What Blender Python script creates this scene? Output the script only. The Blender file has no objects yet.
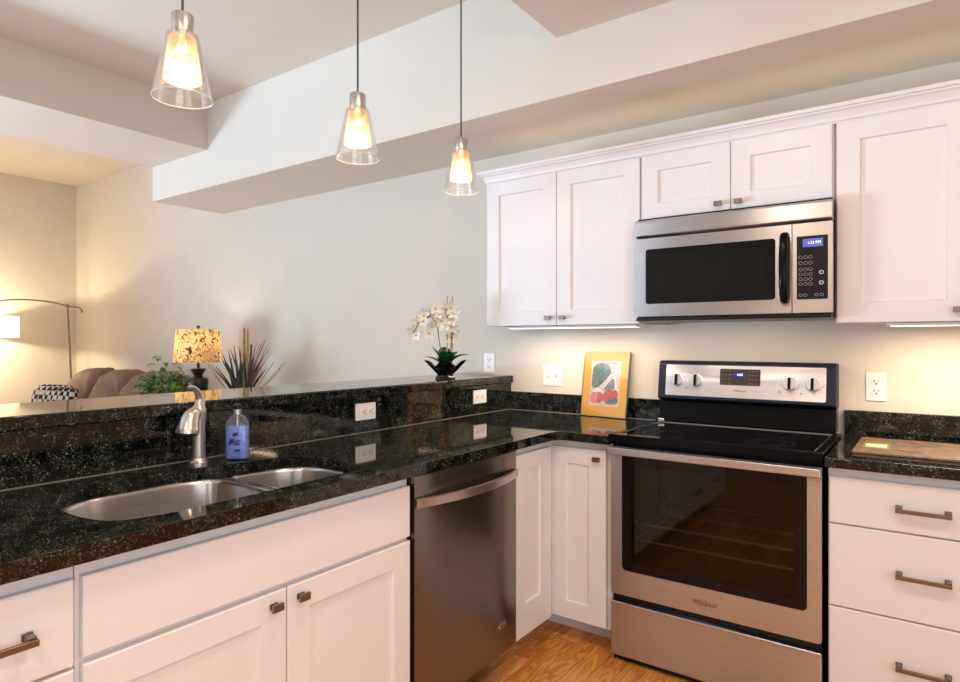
import bpy, bmesh, math, random
from mathutils import Vector
random.seed(7)
SC = bpy.context.scene
COL = SC.collection
PI = math.pi

# ------------------------------------------------------------------ camera
cam_d = bpy.data.cameras.new('camera')
cam_d.sensor_width = 36.0
cam_d.lens = 627.0 / 960.0 * 36.0
cam_d.clip_start = 0.05
cam = bpy.data.objects.new('camera', cam_d)
COL.objects.link(cam)
cam.location = (0, 0, 1.30)
cam.rotation_euler = (PI / 2, 0, 0.62498)
SC.camera = cam

# ------------------------------------------------------------------ world, lights, exposure
w = bpy.data.worlds.new('daylight')
SC.world = w
w.use_nodes = True
wb = w.node_tree.nodes['Background']
wb.inputs[0].default_value = (0.72, 0.85, 1.0, 1)
wb.inputs[1].default_value = 1.2
SC.view_settings.view_transform = 'Standard'
SC.view_settings.look = 'None'
SC.view_settings.gamma = 1.0
SC.view_settings.use_curve_mapping = False
SC.view_settings.exposure = -0.09
SC.cycles.use_denoising = True
SC.cycles.max_bounces = 10
SC.cycles.diffuse_bounces = 5
SC.cycles.glossy_bounces = 5
SC.cycles.transparent_max_bounces = 14
SC.cycles.sample_clamp_indirect = 6.0
SC.cycles.caustics_reflective = False
SC.cycles.caustics_refractive = False


def area(name, loc, aim, sx, sy, watt, col, spread=PI):
    d = bpy.data.lights.new(name, 'AREA')
    d.shape = 'RECTANGLE'
    d.size = sx
    d.size_y = sy
    d.energy = watt
    d.color = col
    d.spread = spread
    o = bpy.data.objects.new(name, d)
    COL.objects.link(o)
    o.location = loc
    o.rotation_euler = (Vector(aim) - Vector(loc)).to_track_quat('-Z', 'Y').to_euler()
    return o


def point(name, loc, watt, col, r=0.03):
    d = bpy.data.lights.new(name, 'POINT')
    d.energy = watt
    d.color = col
    d.shadow_soft_size = r
    o = bpy.data.objects.new(name, d)
    COL.objects.link(o)
    o.location = loc
    return o


COOL = (0.60, 0.79, 1.0)
NEUT = (1.0, 0.93, 0.87)
WARM = (1.0, 0.76, 0.50)
AMBER = (1.0, 0.66, 0.36)
# daylight entering through the living room's glass door and its front window
area('patio_daylight', (-7.60, -1.6, 0.52), (-2.6, -0.2, 2.95), 2.0, 0.9, 235, COOL, 2.0)
area('living_window_daylight', (-4.4, -2.72, 1.5), (-3.9, 0.1, 4.3), 2.4, 1.5, 92, (0.48, 0.72, 1.0), 1.8)
area('added_kitchen_fill', (1.2, -2.72, 1.5), (-0.6, 3.0, 1.2), 1.9, 1.5, 19, (0.82, 0.91, 1.0))  # added front fill for the kitchen, set at an invented window
area('added_side_fill', (2.22, -0.3, 1.3), (-1.5, 0.9, 0.8), 2.0, 1.5, 34, (0.97, 0.96, 1.0))  # added side fill to lift the peninsula fronts, window invented
# added warm fill lamps, unseen: on the wall cabinets and under the microwave
area('added_cabinet_top_fill', (-0.68, 2.80, 2.19), (-0.68, 2.74, 2.6), 2.3, 0.2, 0.85, (1.0, 0.76, 0.46))
area('added_cooktop_fill', (-0.68, 2.72, 1.38), (-0.68, 2.80, 0), 0.5, 0.1, 1.3, (1.0, 0.82, 0.62))
# recessed kitchen ceiling lamps
for k, (x, y) in enumerate(((-0.75, 1.0), (0.35, 1.0), (-0.6, -0.5), (0.6, -0.5))):
    area('ceiling_lamp', (x, y, 2.62), (x, y, 0), 0.16, 0.16, 13, (1.0, 0.82, 0.62))

# ------------------------------------------------------------------ mesh helpers


class MB:
    """collects shapes, built as one mesh object"""

    def __init__(s):
        s.v = []
        s.f = []
        s.m = []
        s.mat = 0

    def add(s, vs, fs):
        b = len(s.v)
        s.v += [tuple(p) for p in vs]
        for f in fs:
            s.f.append([b + i for i in f])
            s.m.append(s.mat)
        return s

    def box(s, x0, x1, y0, y1, z0, z1):
        vs = [(x0, y0, z0), (x1, y0, z0), (x1, y1, z0), (x0, y1, z0), (x0, y0, z1), (x1, y0, z1), (x1, y1, z1), (x0, y1, z1)]
        return s.add(vs, [(3, 2, 1, 0), (4, 5, 6, 7), (0, 1, 5, 4), (1, 2, 6, 5), (2, 3, 7, 6), (3, 0, 4, 7)])

    def tube(s, pts, r, n=10, cap=True, sq=None):
        pts = [Vector(p) for p in pts]
        rs = r if isinstance(r, (list, tuple)) else [r] * len(pts)
        rings = []
        up = None
        for i, p in enumerate(pts):
            t = (pts[min(i + 1, len(pts) - 1)] - pts[max(i - 1, 0)]).normalized()
            if up is None:
                up = Vector((0, 0, 1)) if abs(t.z) < 0.9 else Vector((1, 0, 0))
            a = t.cross(up).normalized()
            b = a.cross(t).normalized()
            up = b
            ra = rs[i]
            rb = rs[i] * (sq or 1)
            rings.append([p + a * (ra * math.cos(2 * PI * k / n)) + b * (rb * math.sin(2 * PI * k / n)) for k in range(n)])
        return s.rings(rings, cap)

    def rings(s, rings, cap=True, close=True):
        n = len(rings[0])
        vs = [p for r in rings for p in r]
        fs = []
        for i in range(len(rings) - 1):
            for k in range(n if close else n - 1):
                k2 = (k + 1) % n
                fs.append((i * n + k, i * n + k2, (i + 1) * n + k2, (i + 1) * n + k))
        if cap:
            fs.append(tuple(range(n - 1, -1, -1)))
            fs.append(tuple((len(rings) - 1) * n + k for k in range(n)))
        return s.add(vs, fs)

    def lathe(s, prof, c=(0, 0, 0), n=28, sx=1, sy=1, cap=True):
        rings = [[(c[0] + sx * r * math.cos(2 * PI * k / n), c[1] + sy * r * math.sin(2 * PI * k / n), c[2] + z) for k in range(n)] for r, z in prof]
        return s.rings(rings, cap)

    def fill(s, loops, P, d0, d1):
        """flat plate with holes: loops of (a,b) points, P maps (a,b,d) to space"""
        bm = bmesh.new()
        for lp in loops:
            vv = [bm.verts.new((a, b, 0)) for a, b in lp]
            for i in range(len(vv)):
                bm.edges.new((vv[i], vv[(i + 1) % len(vv)]))
        bmesh.ops.triangle_fill(bm, use_beauty=True, use_dissolve=False, edges=bm.edges[:])
        bm.verts.index_update()
        tri = [[v.index for v in f.verts] for f in bm.faces]
        co = [(v.co.x, v.co.y) for v in bm.verts]
        bm.free()
        n = len(co)
        vs = [P(a, b, d0) for a, b in co] + [P(a, b, d1) for a, b in co]
        fs = tri + [[i + n for i in reversed(t)] for t in tri]
        o = 0
        for lp in loops:
            L = len(lp)
            for i in range(L):
                j = (i + 1) % L
                fs.append([o + i, o + j, n + o + j, n + o + i])
            o += L
        return s.add(vs, fs)

    def sell(s, c, r, e=0.5, nu=20, nv=12, fn=None):
        """superellipsoid cushion"""
        def sp(x, p):
            return math.copysign(abs(x) ** p, x)
        rings = []
        for i in range(1, nv):
            th = -PI / 2 + PI * i / nv
            rr = []
            for k in range(nu):
                ph = 2 * PI * k / nu
                p = [c[0] + r[0] * sp(math.cos(th), e) * sp(math.cos(ph), e), c[1] + r[1] * sp(math.cos(th), e) * sp(math.sin(ph), e), c[2] + r[2] * sp(math.sin(th), e)]
                rr.append(fn(p) if fn else p)
            rings.append(rr)
        return s.rings(rings)

    def build(s, name, mat, parent=None, bevel=0, seg=2, smooth=True, angle=35):
        me = bpy.data.meshes.new(name)
        off = Vector(parent.get('_o', (0, 0, 0))) if parent is not None else Vector((0, 0, 0))
        me.from_pydata([tuple(Vector(p) - off) for p in s.v], [], s.f)
        mats = mat if isinstance(mat, (list, tuple)) else [mat]
        for m in mats:
            me.materials.append(m)
        me.polygons.foreach_set('material_index', s.m)
        me.update()
        bm = bmesh.new()
        bm.from_mesh(me)
        bmesh.ops.recalc_face_normals(bm, faces=bm.faces[:])
        bm.to_mesh(me)
        bm.free()
        if smooth:
            me.polygons.foreach_set('use_smooth', [True] * len(me.polygons))
            me.set_sharp_from_angle(angle=math.radians(angle))
        o = bpy.data.objects.new(name, me)
        COL.objects.link(o)
        if parent is not None:
            o.parent = parent
            o['_o'] = tuple(off)
        if bevel:
            b = o.modifiers.new('bevel', 'BEVEL')
            b.width = bevel
            b.segments = seg
            b.limit_method = 'ANGLE'
            b.angle_limit = math.radians(40)
            b.harden_normals = True
        return o


def tag(o, label=None, cat=None, group=None, kind=None):
    if label:
        o['label'] = label
    if cat:
        o['category'] = cat
    if group:
        o['group'] = group
    if kind:
        o['kind'] = kind
    return o


def thing(name, loc, label, cat, group=None):
    o = bpy.data.objects.new(name, None)
    o.empty_display_size = 0.05
    COL.objects.link(o)
    o.location = loc
    o['_o'] = tuple(loc)
    return tag(o, label, cat, group)


def box(*a):
    return MB().box(*a)


def PY(face):
    """plane facing -Y at y = face; a is x, b is z, d goes into the cabinet"""
    return lambda a, b, d: (a, face + d, b)


def PX(face):
    """plane facing +X at x = face; a is y, b is z"""
    return lambda a, b, d: (face - d, a, b)


def rrect(a0, a1, b0, b1, r=0.0, n=5):
    if not isinstance(r, (list, tuple)) and r <= 0:
        return [(a0, b0), (a1, b0), (a1, b1), (a0, b1)]
    rr = r if isinstance(r, (list, tuple)) else [r] * 4
    out = []
    for (ca, cb, sa, sb, st, q) in ((a0, b0, 1, 1, PI, rr[0]), (a1, b0, -1, 1, 1.5 * PI, rr[1]), (a1, b1, -1, -1, 0, rr[2]), (a0, b1, 1, -1, PI / 2, rr[3])):
        if q <= 0:
            out.append((ca, cb))
            continue
        for i in range(n + 1):
            t = st + PI / 2 * i / n
            out.append((ca + sa * q + q * math.cos(t), cb + sb * q + q * math.sin(t)))
    return out


def smooth_loop(pts, sub=4):
    out = []
    n = len(pts)
    for i in range(n):
        p0, p1, p2, p3 = (Vector(pts[(i + k - 1) % n]) for k in range(4))
        for j in range(sub):
            t = j / sub
            q = 0.5 * ((2 * p1) + (p2 - p0) * t + (2 * p0 - 5 * p1 + 4 * p2 - p3) * t * t + (3 * p1 - p0 - 3 * p2 + p3) * t ** 3)
            out.append((q.x, q.y))
    return out


def curve(pts, sub=6):
    """open Catmull-Rom"""
    pts = [Vector(p) for p in pts]
    q = [pts[0] * 2 - pts[1]] + pts + [pts[-1] * 2 - pts[-2]]
    out = []
    for i in range(1, len(q) - 2):
        p0, p1, p2, p3 = q[i - 1:i + 3]
        for j in range(sub):
            t = j / sub
            out.append(0.5 * ((2 * p1) + (p2 - p0) * t + (2 * p0 - 5 * p1 + 4 * p2 - p3) * t * t + (3 * p1 - p0 - 3 * p2 + p3) * t ** 3))
    out.append(pts[-1])
    return out


def lerp(a, b, t):
    return a + (b - a) * t


# ------------------------------------------------------------------ materials


def new_mat(name):
    m = bpy.data.materials.new(name)
    m.use_nodes = True
    nt = m.node_tree
    return m, nt, nt.nodes['Principled BSDF'], nt.nodes['Material Output']


def N(nt, typ, **kw):
    n = nt.nodes.new(typ)
    for k, v in kw.items():
        if k in n.inputs:
            n.inputs[k].default_value = v
        else:
            setattr(n, k, v)
    return n


def ramp(nt, stops, interp='LINEAR'):
    r = nt.nodes.new('ShaderNodeValToRGB')
    r.color_ramp.interpolation = interp
    el = r.color_ramp.elements
    while len(el) < len(stops):
        el.new(0.5)
    for e, (p, c) in zip(el, stops):
        e.position = p
        e.color = (c[0], c[1], c[2], 1)
    return r


def coords(nt, scale=(1, 1, 1)):
    g = nt.nodes.new('ShaderNodeNewGeometry')
    mp = nt.nodes.new('ShaderNodeMapping')
    mp.inputs['Scale'].default_value = scale
    nt.links.new(g.outputs['Position'], mp.inputs['Vector'])
    return mp.outputs[0]


def objco(nt, scale=(1, 1, 1)):
    g = nt.nodes.new('ShaderNodeTexCoord')
    mp = nt.nodes.new('ShaderNodeMapping')
    mp.inputs['Scale'].default_value = scale
    nt.links.new(g.outputs['Object'], mp.inputs['Vector'])
    return mp.outputs[0]


def simple(name, col, rough=0.5, metal=0.0, var=0.04, scale=30, bump=0.0, spec=0.5, coat=0.0, **kw):
    m, nt, b, out = new_mat(name)
    n = N(nt, 'ShaderNodeTexNoise')
    n.inputs['Scale'].default_value = scale
    n.inputs['Detail'].default_value = 3
    nt.links.new(objco(nt), n.inputs['Vector'])
    r = ramp(nt, [(0.3, [c * (1 - var) for c in col]), (0.7, [min(1, c * (1 + var)) for c in col])])
    nt.links.new(n.outputs['Fac'], r.inputs[0])
    nt.links.new(r.outputs[0], b.inputs['Base Color'])
    b.inputs['Roughness'].default_value = rough
    b.inputs['Metallic'].default_value = metal
    b.inputs['Specular IOR Level'].default_value = spec
    b.inputs['Coat Weight'].default_value = coat
    if bump:
        bp = N(nt, 'ShaderNodeBump')
        bp.inputs['Strength'].default_value = bump
        bp.inputs['Distance'].default_value = 0.002
        nt.links.new(n.outputs['Fac'], bp.inputs['Height'])
        nt.links.new(bp.outputs[0], b.inputs['Normal'])
    for k, v in kw.items():
        b.inputs[k.replace('_', ' ')].default_value = v
    return m


M = {}
M['wall'] = simple('wall_paint', (0.645, 0.60, 0.53), 0.85, var=0.015, scale=6, spec=0.2)
M['ceiling'] = simple('ceiling_paint', (0.70, 0.65, 0.57), 0.9, var=0.012, scale=5, spec=0.2)
M['white'] = simple('cabinet_paint', (0.765, 0.75, 0.765), 0.33, var=0.01, scale=12)
M['plate'] = simple('white_plastic', (0.84, 0.80, 0.79), 0.35, var=0.01)
M['slot'] = simple('dark_slot', (0.05, 0.04, 0.04), 0.5)
M['black'] = simple('black_enamel', (0.005, 0.005, 0.007), 0.12, var=0.1, spec=0.10)
M['blackglass'] = simple('black_glass', (0.004, 0.004, 0.006), 0.04, var=0.1, spec=0.28)
M['blackplastic'] = simple('black_plastic', (0.008, 0.007, 0.009), 0.3, spec=0.3)
M['knob'] = simple('bright_knob_metal', (0.74, 0.73, 0.76), 0.3, 1.0)
M['navy'] = simple('dark_blue_grey_plastic', (0.015, 0.017, 0.034), 0.4, spec=0.2)
M['pewter'] = simple('brushed_pewter', (0.25, 0.20, 0.16), 0.32, 1.0, scale=90)
M['nickel'] = simple('satin_nickel', (0.56, 0.515, 0.475), 0.30, 1.0, scale=60)
M['lampnickel'] = simple('lamp_nickel', (0.58, 0.53, 0.47), 0.32, 1.0, scale=60)
M['chrome'] = simple('chrome', (0.85, 0.83, 0.8), 0.10, 1.0)
M['seam'] = simple('dark_gap', (0.02, 0.018, 0.016), 0.8)


def steel(name, col, axis, rough=0.25, bump=0.06):
    """brushed stainless; axis = direction of the brushing"""
    m, nt, b, out = new_mat(name)
    sc = {'x': (3, 400, 400), 'y': (400, 3, 400), 'z': (400, 400, 3)}[axis]
    n = N(nt, 'ShaderNodeTexNoise')
    n.inputs['Scale'].default_value = 1.0
    n.inputs['Detail'].default_value = 2
    nt.links.new(coords(nt, sc), n.inputs['Vector'])
    r = ramp(nt, [(0.3, [c * 0.93 for c in col]), (0.7, [min(1, c * 1.05) for c in col])])
    nt.links.new(n.outputs['Fac'], r.inputs[0])
    nt.links.new(r.outputs[0], b.inputs['Base Color'])
    b.inputs['Metallic'].default_value = 1
    b.inputs['Anisotropic'].default_value = 0.8
    b.inputs['Anisotropic Rotation'].default_value = 0.25
    tg = N(nt, 'ShaderNodeTangent')
    tg.direction_type = 'RADIAL'
    tg.axis = 'Z'
    nt.links.new(tg.outputs[0], b.inputs['Tangent'])
    rr = N(nt, 'ShaderNodeMapRange')
    rr.inputs['To Min'].default_value = rough - 0.04
    rr.inputs['To Max'].default_value = rough + 0.05
    nt.links.new(n.outputs['Fac'], rr.inputs['Value'])
    nt.links.new(rr.outputs[0], b.inputs['Roughness'])
    bp = N(nt, 'ShaderNodeBump')
    bp.inputs['Strength'].default_value = bump
    bp.inputs['Distance'].default_value = 0.001
    nt.links.new(n.outputs['Fac'], bp.inputs['Height'])
    nt.links.new(bp.outputs[0], b.inputs['Normal'])
    return m


M['steel_x'] = steel('brushed_steel_across', (0.53, 0.525, 0.545), 'x', 0.30, 0.04)
M['steel_y'] = steel('brushed_steel_along', (0.25, 0.22, 0.195), 'y', 0.24, 0.02)
M['steel_range'] = steel('range_steel', (0.55, 0.565, 0.61), 'x', 0.32)
M['steel_sink'] = steel('sink_steel', (0.52, 0.49, 0.475), 'y', 0.24, 0.01)


def granite():
    m, nt, b, out = new_mat('dark_speckled_granite')
    co = coords(nt)
    v = N(nt, 'ShaderNodeTexVoronoi')
    v.inputs['Scale'].default_value = 290
    nt.links.new(co, v.inputs['Vector'])
    sep = N(nt, 'ShaderNodeSeparateColor')
    nt.links.new(v.outputs['Color'], sep.inputs[0])
    r1 = ramp(nt, [(0.0, (0.004, 0.005, 0.005)), (0.52, (0.010, 0.011, 0.010)), (0.64, (0.022, 0.029, 0.025)), (0.78, (0.044, 0.054, 0.042)), (0.91, (0.080, 0.062, 0.030)), (0.965, (0.16, 0.17, 0.145))], 'CONSTANT')
    nt.links.new(sep.outputs[0], r1.inputs[0])
    # large drifting patches where the flecks thin out
    n = N(nt, 'ShaderNodeTexNoise')
    n.inputs['Scale'].default_value = 28
    n.inputs['Detail'].default_value = 4
    nt.links.new(co, n.inputs['Vector'])
    r2 = ramp(nt, [(0.38, (0.15, 0.15, 0.15)), (0.6, (1, 1, 1))])
    nt.links.new(n.outputs['Fac'], r2.inputs[0])
    mx = N(nt, 'ShaderNodeMix')
    mx.data_type = 'RGBA'
    mx.blend_type = 'MULTIPLY'
    mx.inputs[0].default_value = 1
    nt.links.new(r1.outputs[0], mx.inputs[6])
    nt.links.new(r2.outputs[0], mx.inputs[7])
    nt.links.new(mx.outputs[2], b.inputs['Base Color'])
    b.inputs['Roughness'].default_value = 0.05
    b.inputs['Specular IOR Level'].default_value = 0.5
    b.inputs['Coat Weight'].default_value = 0.08
    b.inputs['Coat Roughness'].default_value = 0.02
    return m


M['granite'] = granite()


def oak():
    m, nt, b, out = new_mat('oak_planks')
    g = nt.nodes.new('ShaderNodeNewGeometry')
    sx = N(nt, 'ShaderNodeSeparateXYZ')
    nt.links.new(g.outputs['Position'], sx.inputs[0])
    # planks run along y, 0.083 m wide
    def math_(op, a, bv=None):
        n = N(nt, 'ShaderNodeMath')
        n.operation = op
        if hasattr(a, 'is_output'):
            nt.links.new(a, n.inputs[0])
        else:
            n.inputs[0].default_value = a
        if bv is not None:
            if hasattr(bv, 'is_output'):
                nt.links.new(bv, n.inputs[1])
            else:
                n.inputs[1].default_value = bv
        return n.outputs[0]
    row = math_('FLOOR', math_('DIVIDE', sx.outputs['X'], 0.083))
    wn = N(nt, 'ShaderNodeTexWhiteNoise')
    wn.noise_dimensions = '1D'
    nt.links.new(row, wn.inputs['W'])
    xs = math_('ADD', math_('DIVIDE', sx.outputs['Y'], 1.1), wn.outputs['Value'])
    cell = math_('FLOOR', xs)
    wn2 = N(nt, 'ShaderNodeTexWhiteNoise')
    wn2.noise_dimensions = '2D'
    cv = N(nt, 'ShaderNodeCombineXYZ')
    nt.links.new(row, cv.inputs[0])
    nt.links.new(cell, cv.inputs[1])
    nt.links.new(cv.outputs[0], wn2.inputs['Vector'])
    # grain, stretched along x and shifted per plank
    gv = N(nt, 'ShaderNodeCombineXYZ')
    nt.links.new(math_('MULTIPLY', sx.outputs['Y'], 1.6), gv.inputs[0])
    nt.links.new(math_('MULTIPLY', sx.outputs['X'], 10.0), gv.inputs[1])
    nt.links.new(math_('MULTIPLY', wn2.outputs['Value'], 40.0), gv.inputs[2])
    n = N(nt, 'ShaderNodeTexNoise')
    n.inputs['Scale'].default_value = 2.2
    n.inputs['Detail'].default_value = 5
    n.inputs['Distortion'].default_value = 1.4
    nt.links.new(gv.outputs[0], n.inputs['Vector'])
    wv = N(nt, 'ShaderNodeMath')
    wv.operation = 'SINE'
    nt.links.new(math_('MULTIPLY', n.outputs['Fac'], 30.0), wv.inputs[0])
    r = ramp(nt, [(0.0, (0.48, 0.165, 0.028)), (0.5, (0.70, 0.28, 0.056)), (1.0, (0.82, 0.385, 0.098))])
    fac = math_('ADD', math_('MULTIPLY', wv.outputs[0], 0.36), math_('ADD', math_('MULTIPLY', wn2.outputs['Value'], 0.45), 0.28))
    nt.links.new(fac, r.inputs[0])
    # seams
    fy = math_('FRACT', math_('DIVIDE', sx.outputs['X'], 0.083))
    fx = math_('FRACT', xs)
    seam = math_('MINIMUM', math_('GREATER_THAN', fy, 0.02), math_('GREATER_THAN', fx, 0.002))
    mx = N(nt, 'ShaderNodeMix')
    mx.data_type = 'RGBA'
    nt.links.new(seam, mx.inputs[0])
    mx.inputs[6].default_value = (0.10, 0.035, 0.010, 1)
    nt.links.new(r.outputs[0], mx.inputs[7])
    nt.links.new(mx.outputs[2], b.inputs['Base Color'])
    b.inputs['Roughness'].default_value = 0.28
    return m


M['oak'] = oak()


def clear_glass(name, tint=(1, 1, 1), edge=0.55, pale_mix=0.03, rough=0.03, blend=0.35):
    """thin clear glass: see-through, mirror-like towards its silhouette"""
    m, nt, b, out = new_mat(name)
    nt.nodes.remove(b)
    t = N(nt, 'ShaderNodeBsdfTransparent')
    t.inputs[0].default_value = (*tint, 1)
    gl = N(nt, 'ShaderNodeBsdfGlossy')
    gl.inputs['Roughness'].default_value = rough
    df = N(nt, 'ShaderNodeBsdfDiffuse')
    df.inputs[0].default_value = (0.9, 0.88, 0.85, 1)
    lw = N(nt, 'ShaderNodeLayerWeight')
    lw.inputs[0].default_value = blend
    mr = N(nt, 'ShaderNodeMapRange')
    mr.inputs['To Min'].default_value = 0.03
    mr.inputs['To Max'].default_value = edge
    nt.links.new(lw.outputs['Fresnel'], mr.inputs['Value'])
    m1 = N(nt, 'ShaderNodeMixShader')
    nt.links.new(mr.outputs[0], m1.inputs[0])
    nt.links.new(t.outputs[0], m1.inputs[1])
    nt.links.new(gl.outputs[0], m1.inputs[2])
    m2 = N(nt, 'ShaderNodeMixShader')
    m2.inputs[0].default_value = pale_mix  # share of pale diffuse mixed evenly into the glass
    nt.links.new(m1.outputs[0], m2.inputs[1])
    nt.links.new(df.outputs[0], m2.inputs[2])
    nt.links.new(m2.outputs[0], out.inputs[0])
    return m


M['glass'] = clear_glass('clear_shade_glass', pale_mix=0.012, edge=0.45)
M['pane'] = clear_glass('window_glass', pale_mix=0.0, edge=0.5)
M['oven_pane'] = clear_glass('smoked_oven_glass', tint=(0.43, 0.49, 0.35), pale_mix=0.0, edge=0.40, blend=0.12)  # greenish tint stands in for green reflections from the room
M['micro_pane'] = clear_glass('smoked_microwave_glass', tint=(0.20, 0.18, 0.20), pale_mix=0.004, edge=0.4, rough=0.06, blend=0.15)
M['bottle'] = clear_glass('clear_bottle_plastic', tint=(0.93, 0.95, 1.0), pale_mix=0.05, edge=0.5)


def sleeve():
    m, nt, b, out = new_mat('mottled_mica_glass')
    nt.nodes.remove(b)
    n = N(nt, 'ShaderNodeTexNoise')
    n.inputs['Scale'].default_value = 26
    n.inputs['Detail'].default_value = 6
    n.inputs['Distortion'].default_value = 0.8
    nt.links.new(objco(nt, (1, 1, 1.8)), n.inputs['Vector'])
    rc = ramp(nt, [(0.30, (0.62, 0.34, 0.14)), (0.44, (0.90, 0.68, 0.44)), (0.58, (0.98, 0.92, 0.84))])
    nt.links.new(n.outputs['Fac'], rc.inputs[0])
    t = N(nt, 'ShaderNodeBsdfTransparent')
    nt.links.new(rc.outputs[0], t.inputs[0])
    tr = N(nt, 'ShaderNodeBsdfTranslucent')
    nt.links.new(rc.outputs[0], tr.inputs[0])
    df = N(nt, 'ShaderNodeBsdfDiffuse')
    df.inputs[0].default_value = (0.85, 0.78, 0.68, 1)
    a = N(nt, 'ShaderNodeMixShader')
    a.inputs[0].default_value = 0.45
    nt.links.new(tr.outputs[0], a.inputs[1])
    nt.links.new(df.outputs[0], a.inputs[2])
    rf = ramp(nt, [(0.35, (0.60, 0.60, 0.60)), (0.65, (0.20, 0.20, 0.20))])
    nt.links.new(n.outputs['Fac'], rf.inputs[0])
    c = N(nt, 'ShaderNodeMixShader')
    nt.links.new(rf.outputs[0], c.inputs[0])
    nt.links.new(t.outputs[0], c.inputs[1])
    nt.links.new(a.outputs[0], c.inputs[2])
    nt.links.new(c.outputs[0], out.inputs[0])
    return m


M['sleeve'] = sleeve()


def emit(name, col, s):
    m, nt, b, out = new_mat(name)
    b.inputs['Base Color'].default_value = (*col, 1)
    b.inputs['Emission Color'].default_value = (*col, 1)
    b.inputs['Emission Strength'].default_value = s
    return m


M['bulb'] = emit('glowing_bulb', (1.0, 0.84, 0.62), 3.5)
M['strip_glow'] = emit('lit_strip_lens', (1.0, 0.84, 0.62), 2.2)
M['digits'] = emit('lit_display_digits', (0.55, 0.66, 1.0), 2.4)
M['screen'] = emit('blue_display', (0.10, 0.10, 0.42), 0.55)
M['screen_dark'] = emit('dark_blue_display', (0.012, 0.014, 0.11), 0.25)


def lampshade(name, spots=True):
    m, nt, b, out = new_mat(name)
    nt.nodes.remove(b)
    co = objco(nt)
    if spots:
        n = N(nt, 'ShaderNodeTexNoise')
        n.inputs['Scale'].default_value = 34
        n.inputs['Detail'].default_value = 5
        n.inputs['Distortion'].default_value = 1.6
        nt.links.new(co, n.inputs['Vector'])
        r = ramp(nt, [(0.36, (0.06, 0.035, 0.02)), (0.43, (0.42, 0.24, 0.10)), (0.50, (0.78, 0.54, 0.27)), (0.7, (0.86, 0.66, 0.38))])
    else:
        n = N(nt, 'ShaderNodeTexNoise')
        n.inputs['Scale'].default_value = 60
        nt.links.new(co, n.inputs['Vector'])
        r = ramp(nt, [(0.3, (0.86, 0.80, 0.68)), (0.7, (0.92, 0.86, 0.74))])
    nt.links.new(n.outputs['Fac'], r.inputs[0])
    tr = N(nt, 'ShaderNodeBsdfTranslucent')
    df = N(nt, 'ShaderNodeBsdfDiffuse')
    nt.links.new(r.outputs[0], tr.inputs[0])
    nt.links.new(r.outputs[0], df.inputs[0])
    mx = N(nt, 'ShaderNodeMixShader')
    mx.inputs[0].default_value = 0.5
    nt.links.new(tr.outputs[0], mx.inputs[1])
    nt.links.new(df.outputs[0], mx.inputs[2])
    nt.links.new(mx.outputs[0], out.inputs[0])
    return m


M['shade_bird'] = lampshade('printed_lampshade')
M['shade_plain'] = lampshade('plain_lampshade', False)
M['suede'] = simple('mauve_brown_suede', (0.165, 0.095, 0.066), 0.75, var=0.18, scale=7, bump=0.25)
M['wood_dark'] = simple('dark_stained_wood', (0.055, 0.030, 0.018), 0.4, var=0.25, scale=9)
M['bronze'] = simple('dark_bronze', (0.025, 0.022, 0.020), 0.35, 0.3)
M['leaf'] = simple('orchid_leaf', (0.012, 0.085, 0.020), 0.3, var=0.3, scale=20)
M['leaf_bush'] = simple('bright_green_leaf', (0.055, 0.19, 0.020), 0.35, var=0.75, scale=14)
M['petal'] = simple('cream_petal', (0.86, 0.83, 0.72), 0.55, var=0.08, scale=40)
M['petal_heart'] = simple('yellow_petal_heart', (0.55, 0.42, 0.14), 0.5)
M['stem'] = simple('brown_green_stem', (0.16, 0.12, 0.04), 0.5, var=0.2)
M['cane'] = simple('pale_cane', (0.42, 0.29, 0.12), 0.5, var=0.25, scale=25)
M['blade'] = simple('dark_purple_green_blade', (0.022, 0.028, 0.020), 0.4, var=0.4)
M['plume'] = simple('mauve_plume', (0.20, 0.075, 0.10), 0.6, var=0.3)
M['straw'] = simple('straw_sprig', (0.48, 0.33, 0.14), 0.7, var=0.2)
M['pot'] = simple('white_ceramic', (0.75, 0.73, 0.70), 0.25)
M['soap'] = simple('blue_soap', (0.19, 0.28, 0.84), 0.25, var=0.05, Emission_Strength=0.0)
M['ink'] = simple('dark_violet_ink', (0.035, 0.02, 0.14), 0.5)
M['print_grey'] = simple('grey_print', (0.16, 0.15, 0.15), 0.5)
M['ink_dark'] = simple('dark_print', (0.03, 0.024, 0.022), 0.5)
M['print_light'] = simple('light_grey_print', (0.45, 0.45, 0.47), 0.5)
M['art_mat'] = simple('golden_yellow_mat', (0.80, 0.40, 0.022), 0.6, var=0.03)
M['paper'] = simple('aged_paper', (0.70, 0.58, 0.50), 0.6, var=0.06, scale=60)
M['art_teal'] = simple('teal_print_ink', (0.10, 0.17, 0.175), 0.6, var=0.6, scale=70)
M['art_red'] = simple('red_print_ink', (0.62, 0.075, 0.09), 0.6, var=0.3, scale=60)
M['art_pink'] = simple('pink_print_ink', (0.66, 0.24, 0.27), 0.6, var=0.25, scale=60)
M['art_grey'] = simple('mauve_grey_print_ink', (0.24, 0.22, 0.28), 0.6, var=0.35, scale=60)
M['art_white'] = simple('white_print_ink', (0.84, 0.80, 0.76), 0.6, var=0.08, scale=60)
M['gold'] = simple('gilt', (0.72, 0.52, 0.18), 0.3, 0.8)
M['cavity'] = simple('oven_cavity_enamel', (0.030, 0.030, 0.020), 0.35, var=0.15)
M['caulk'] = simple('grey_caulk', (0.24, 0.205, 0.175), 0.4)
M['burner'] = simple('burner_print', (0.022, 0.022, 0.024), 0.2)
M['rack'] = simple('rack_wire', (0.60, 0.56, 0.50), 0.3, 1.0)


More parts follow.
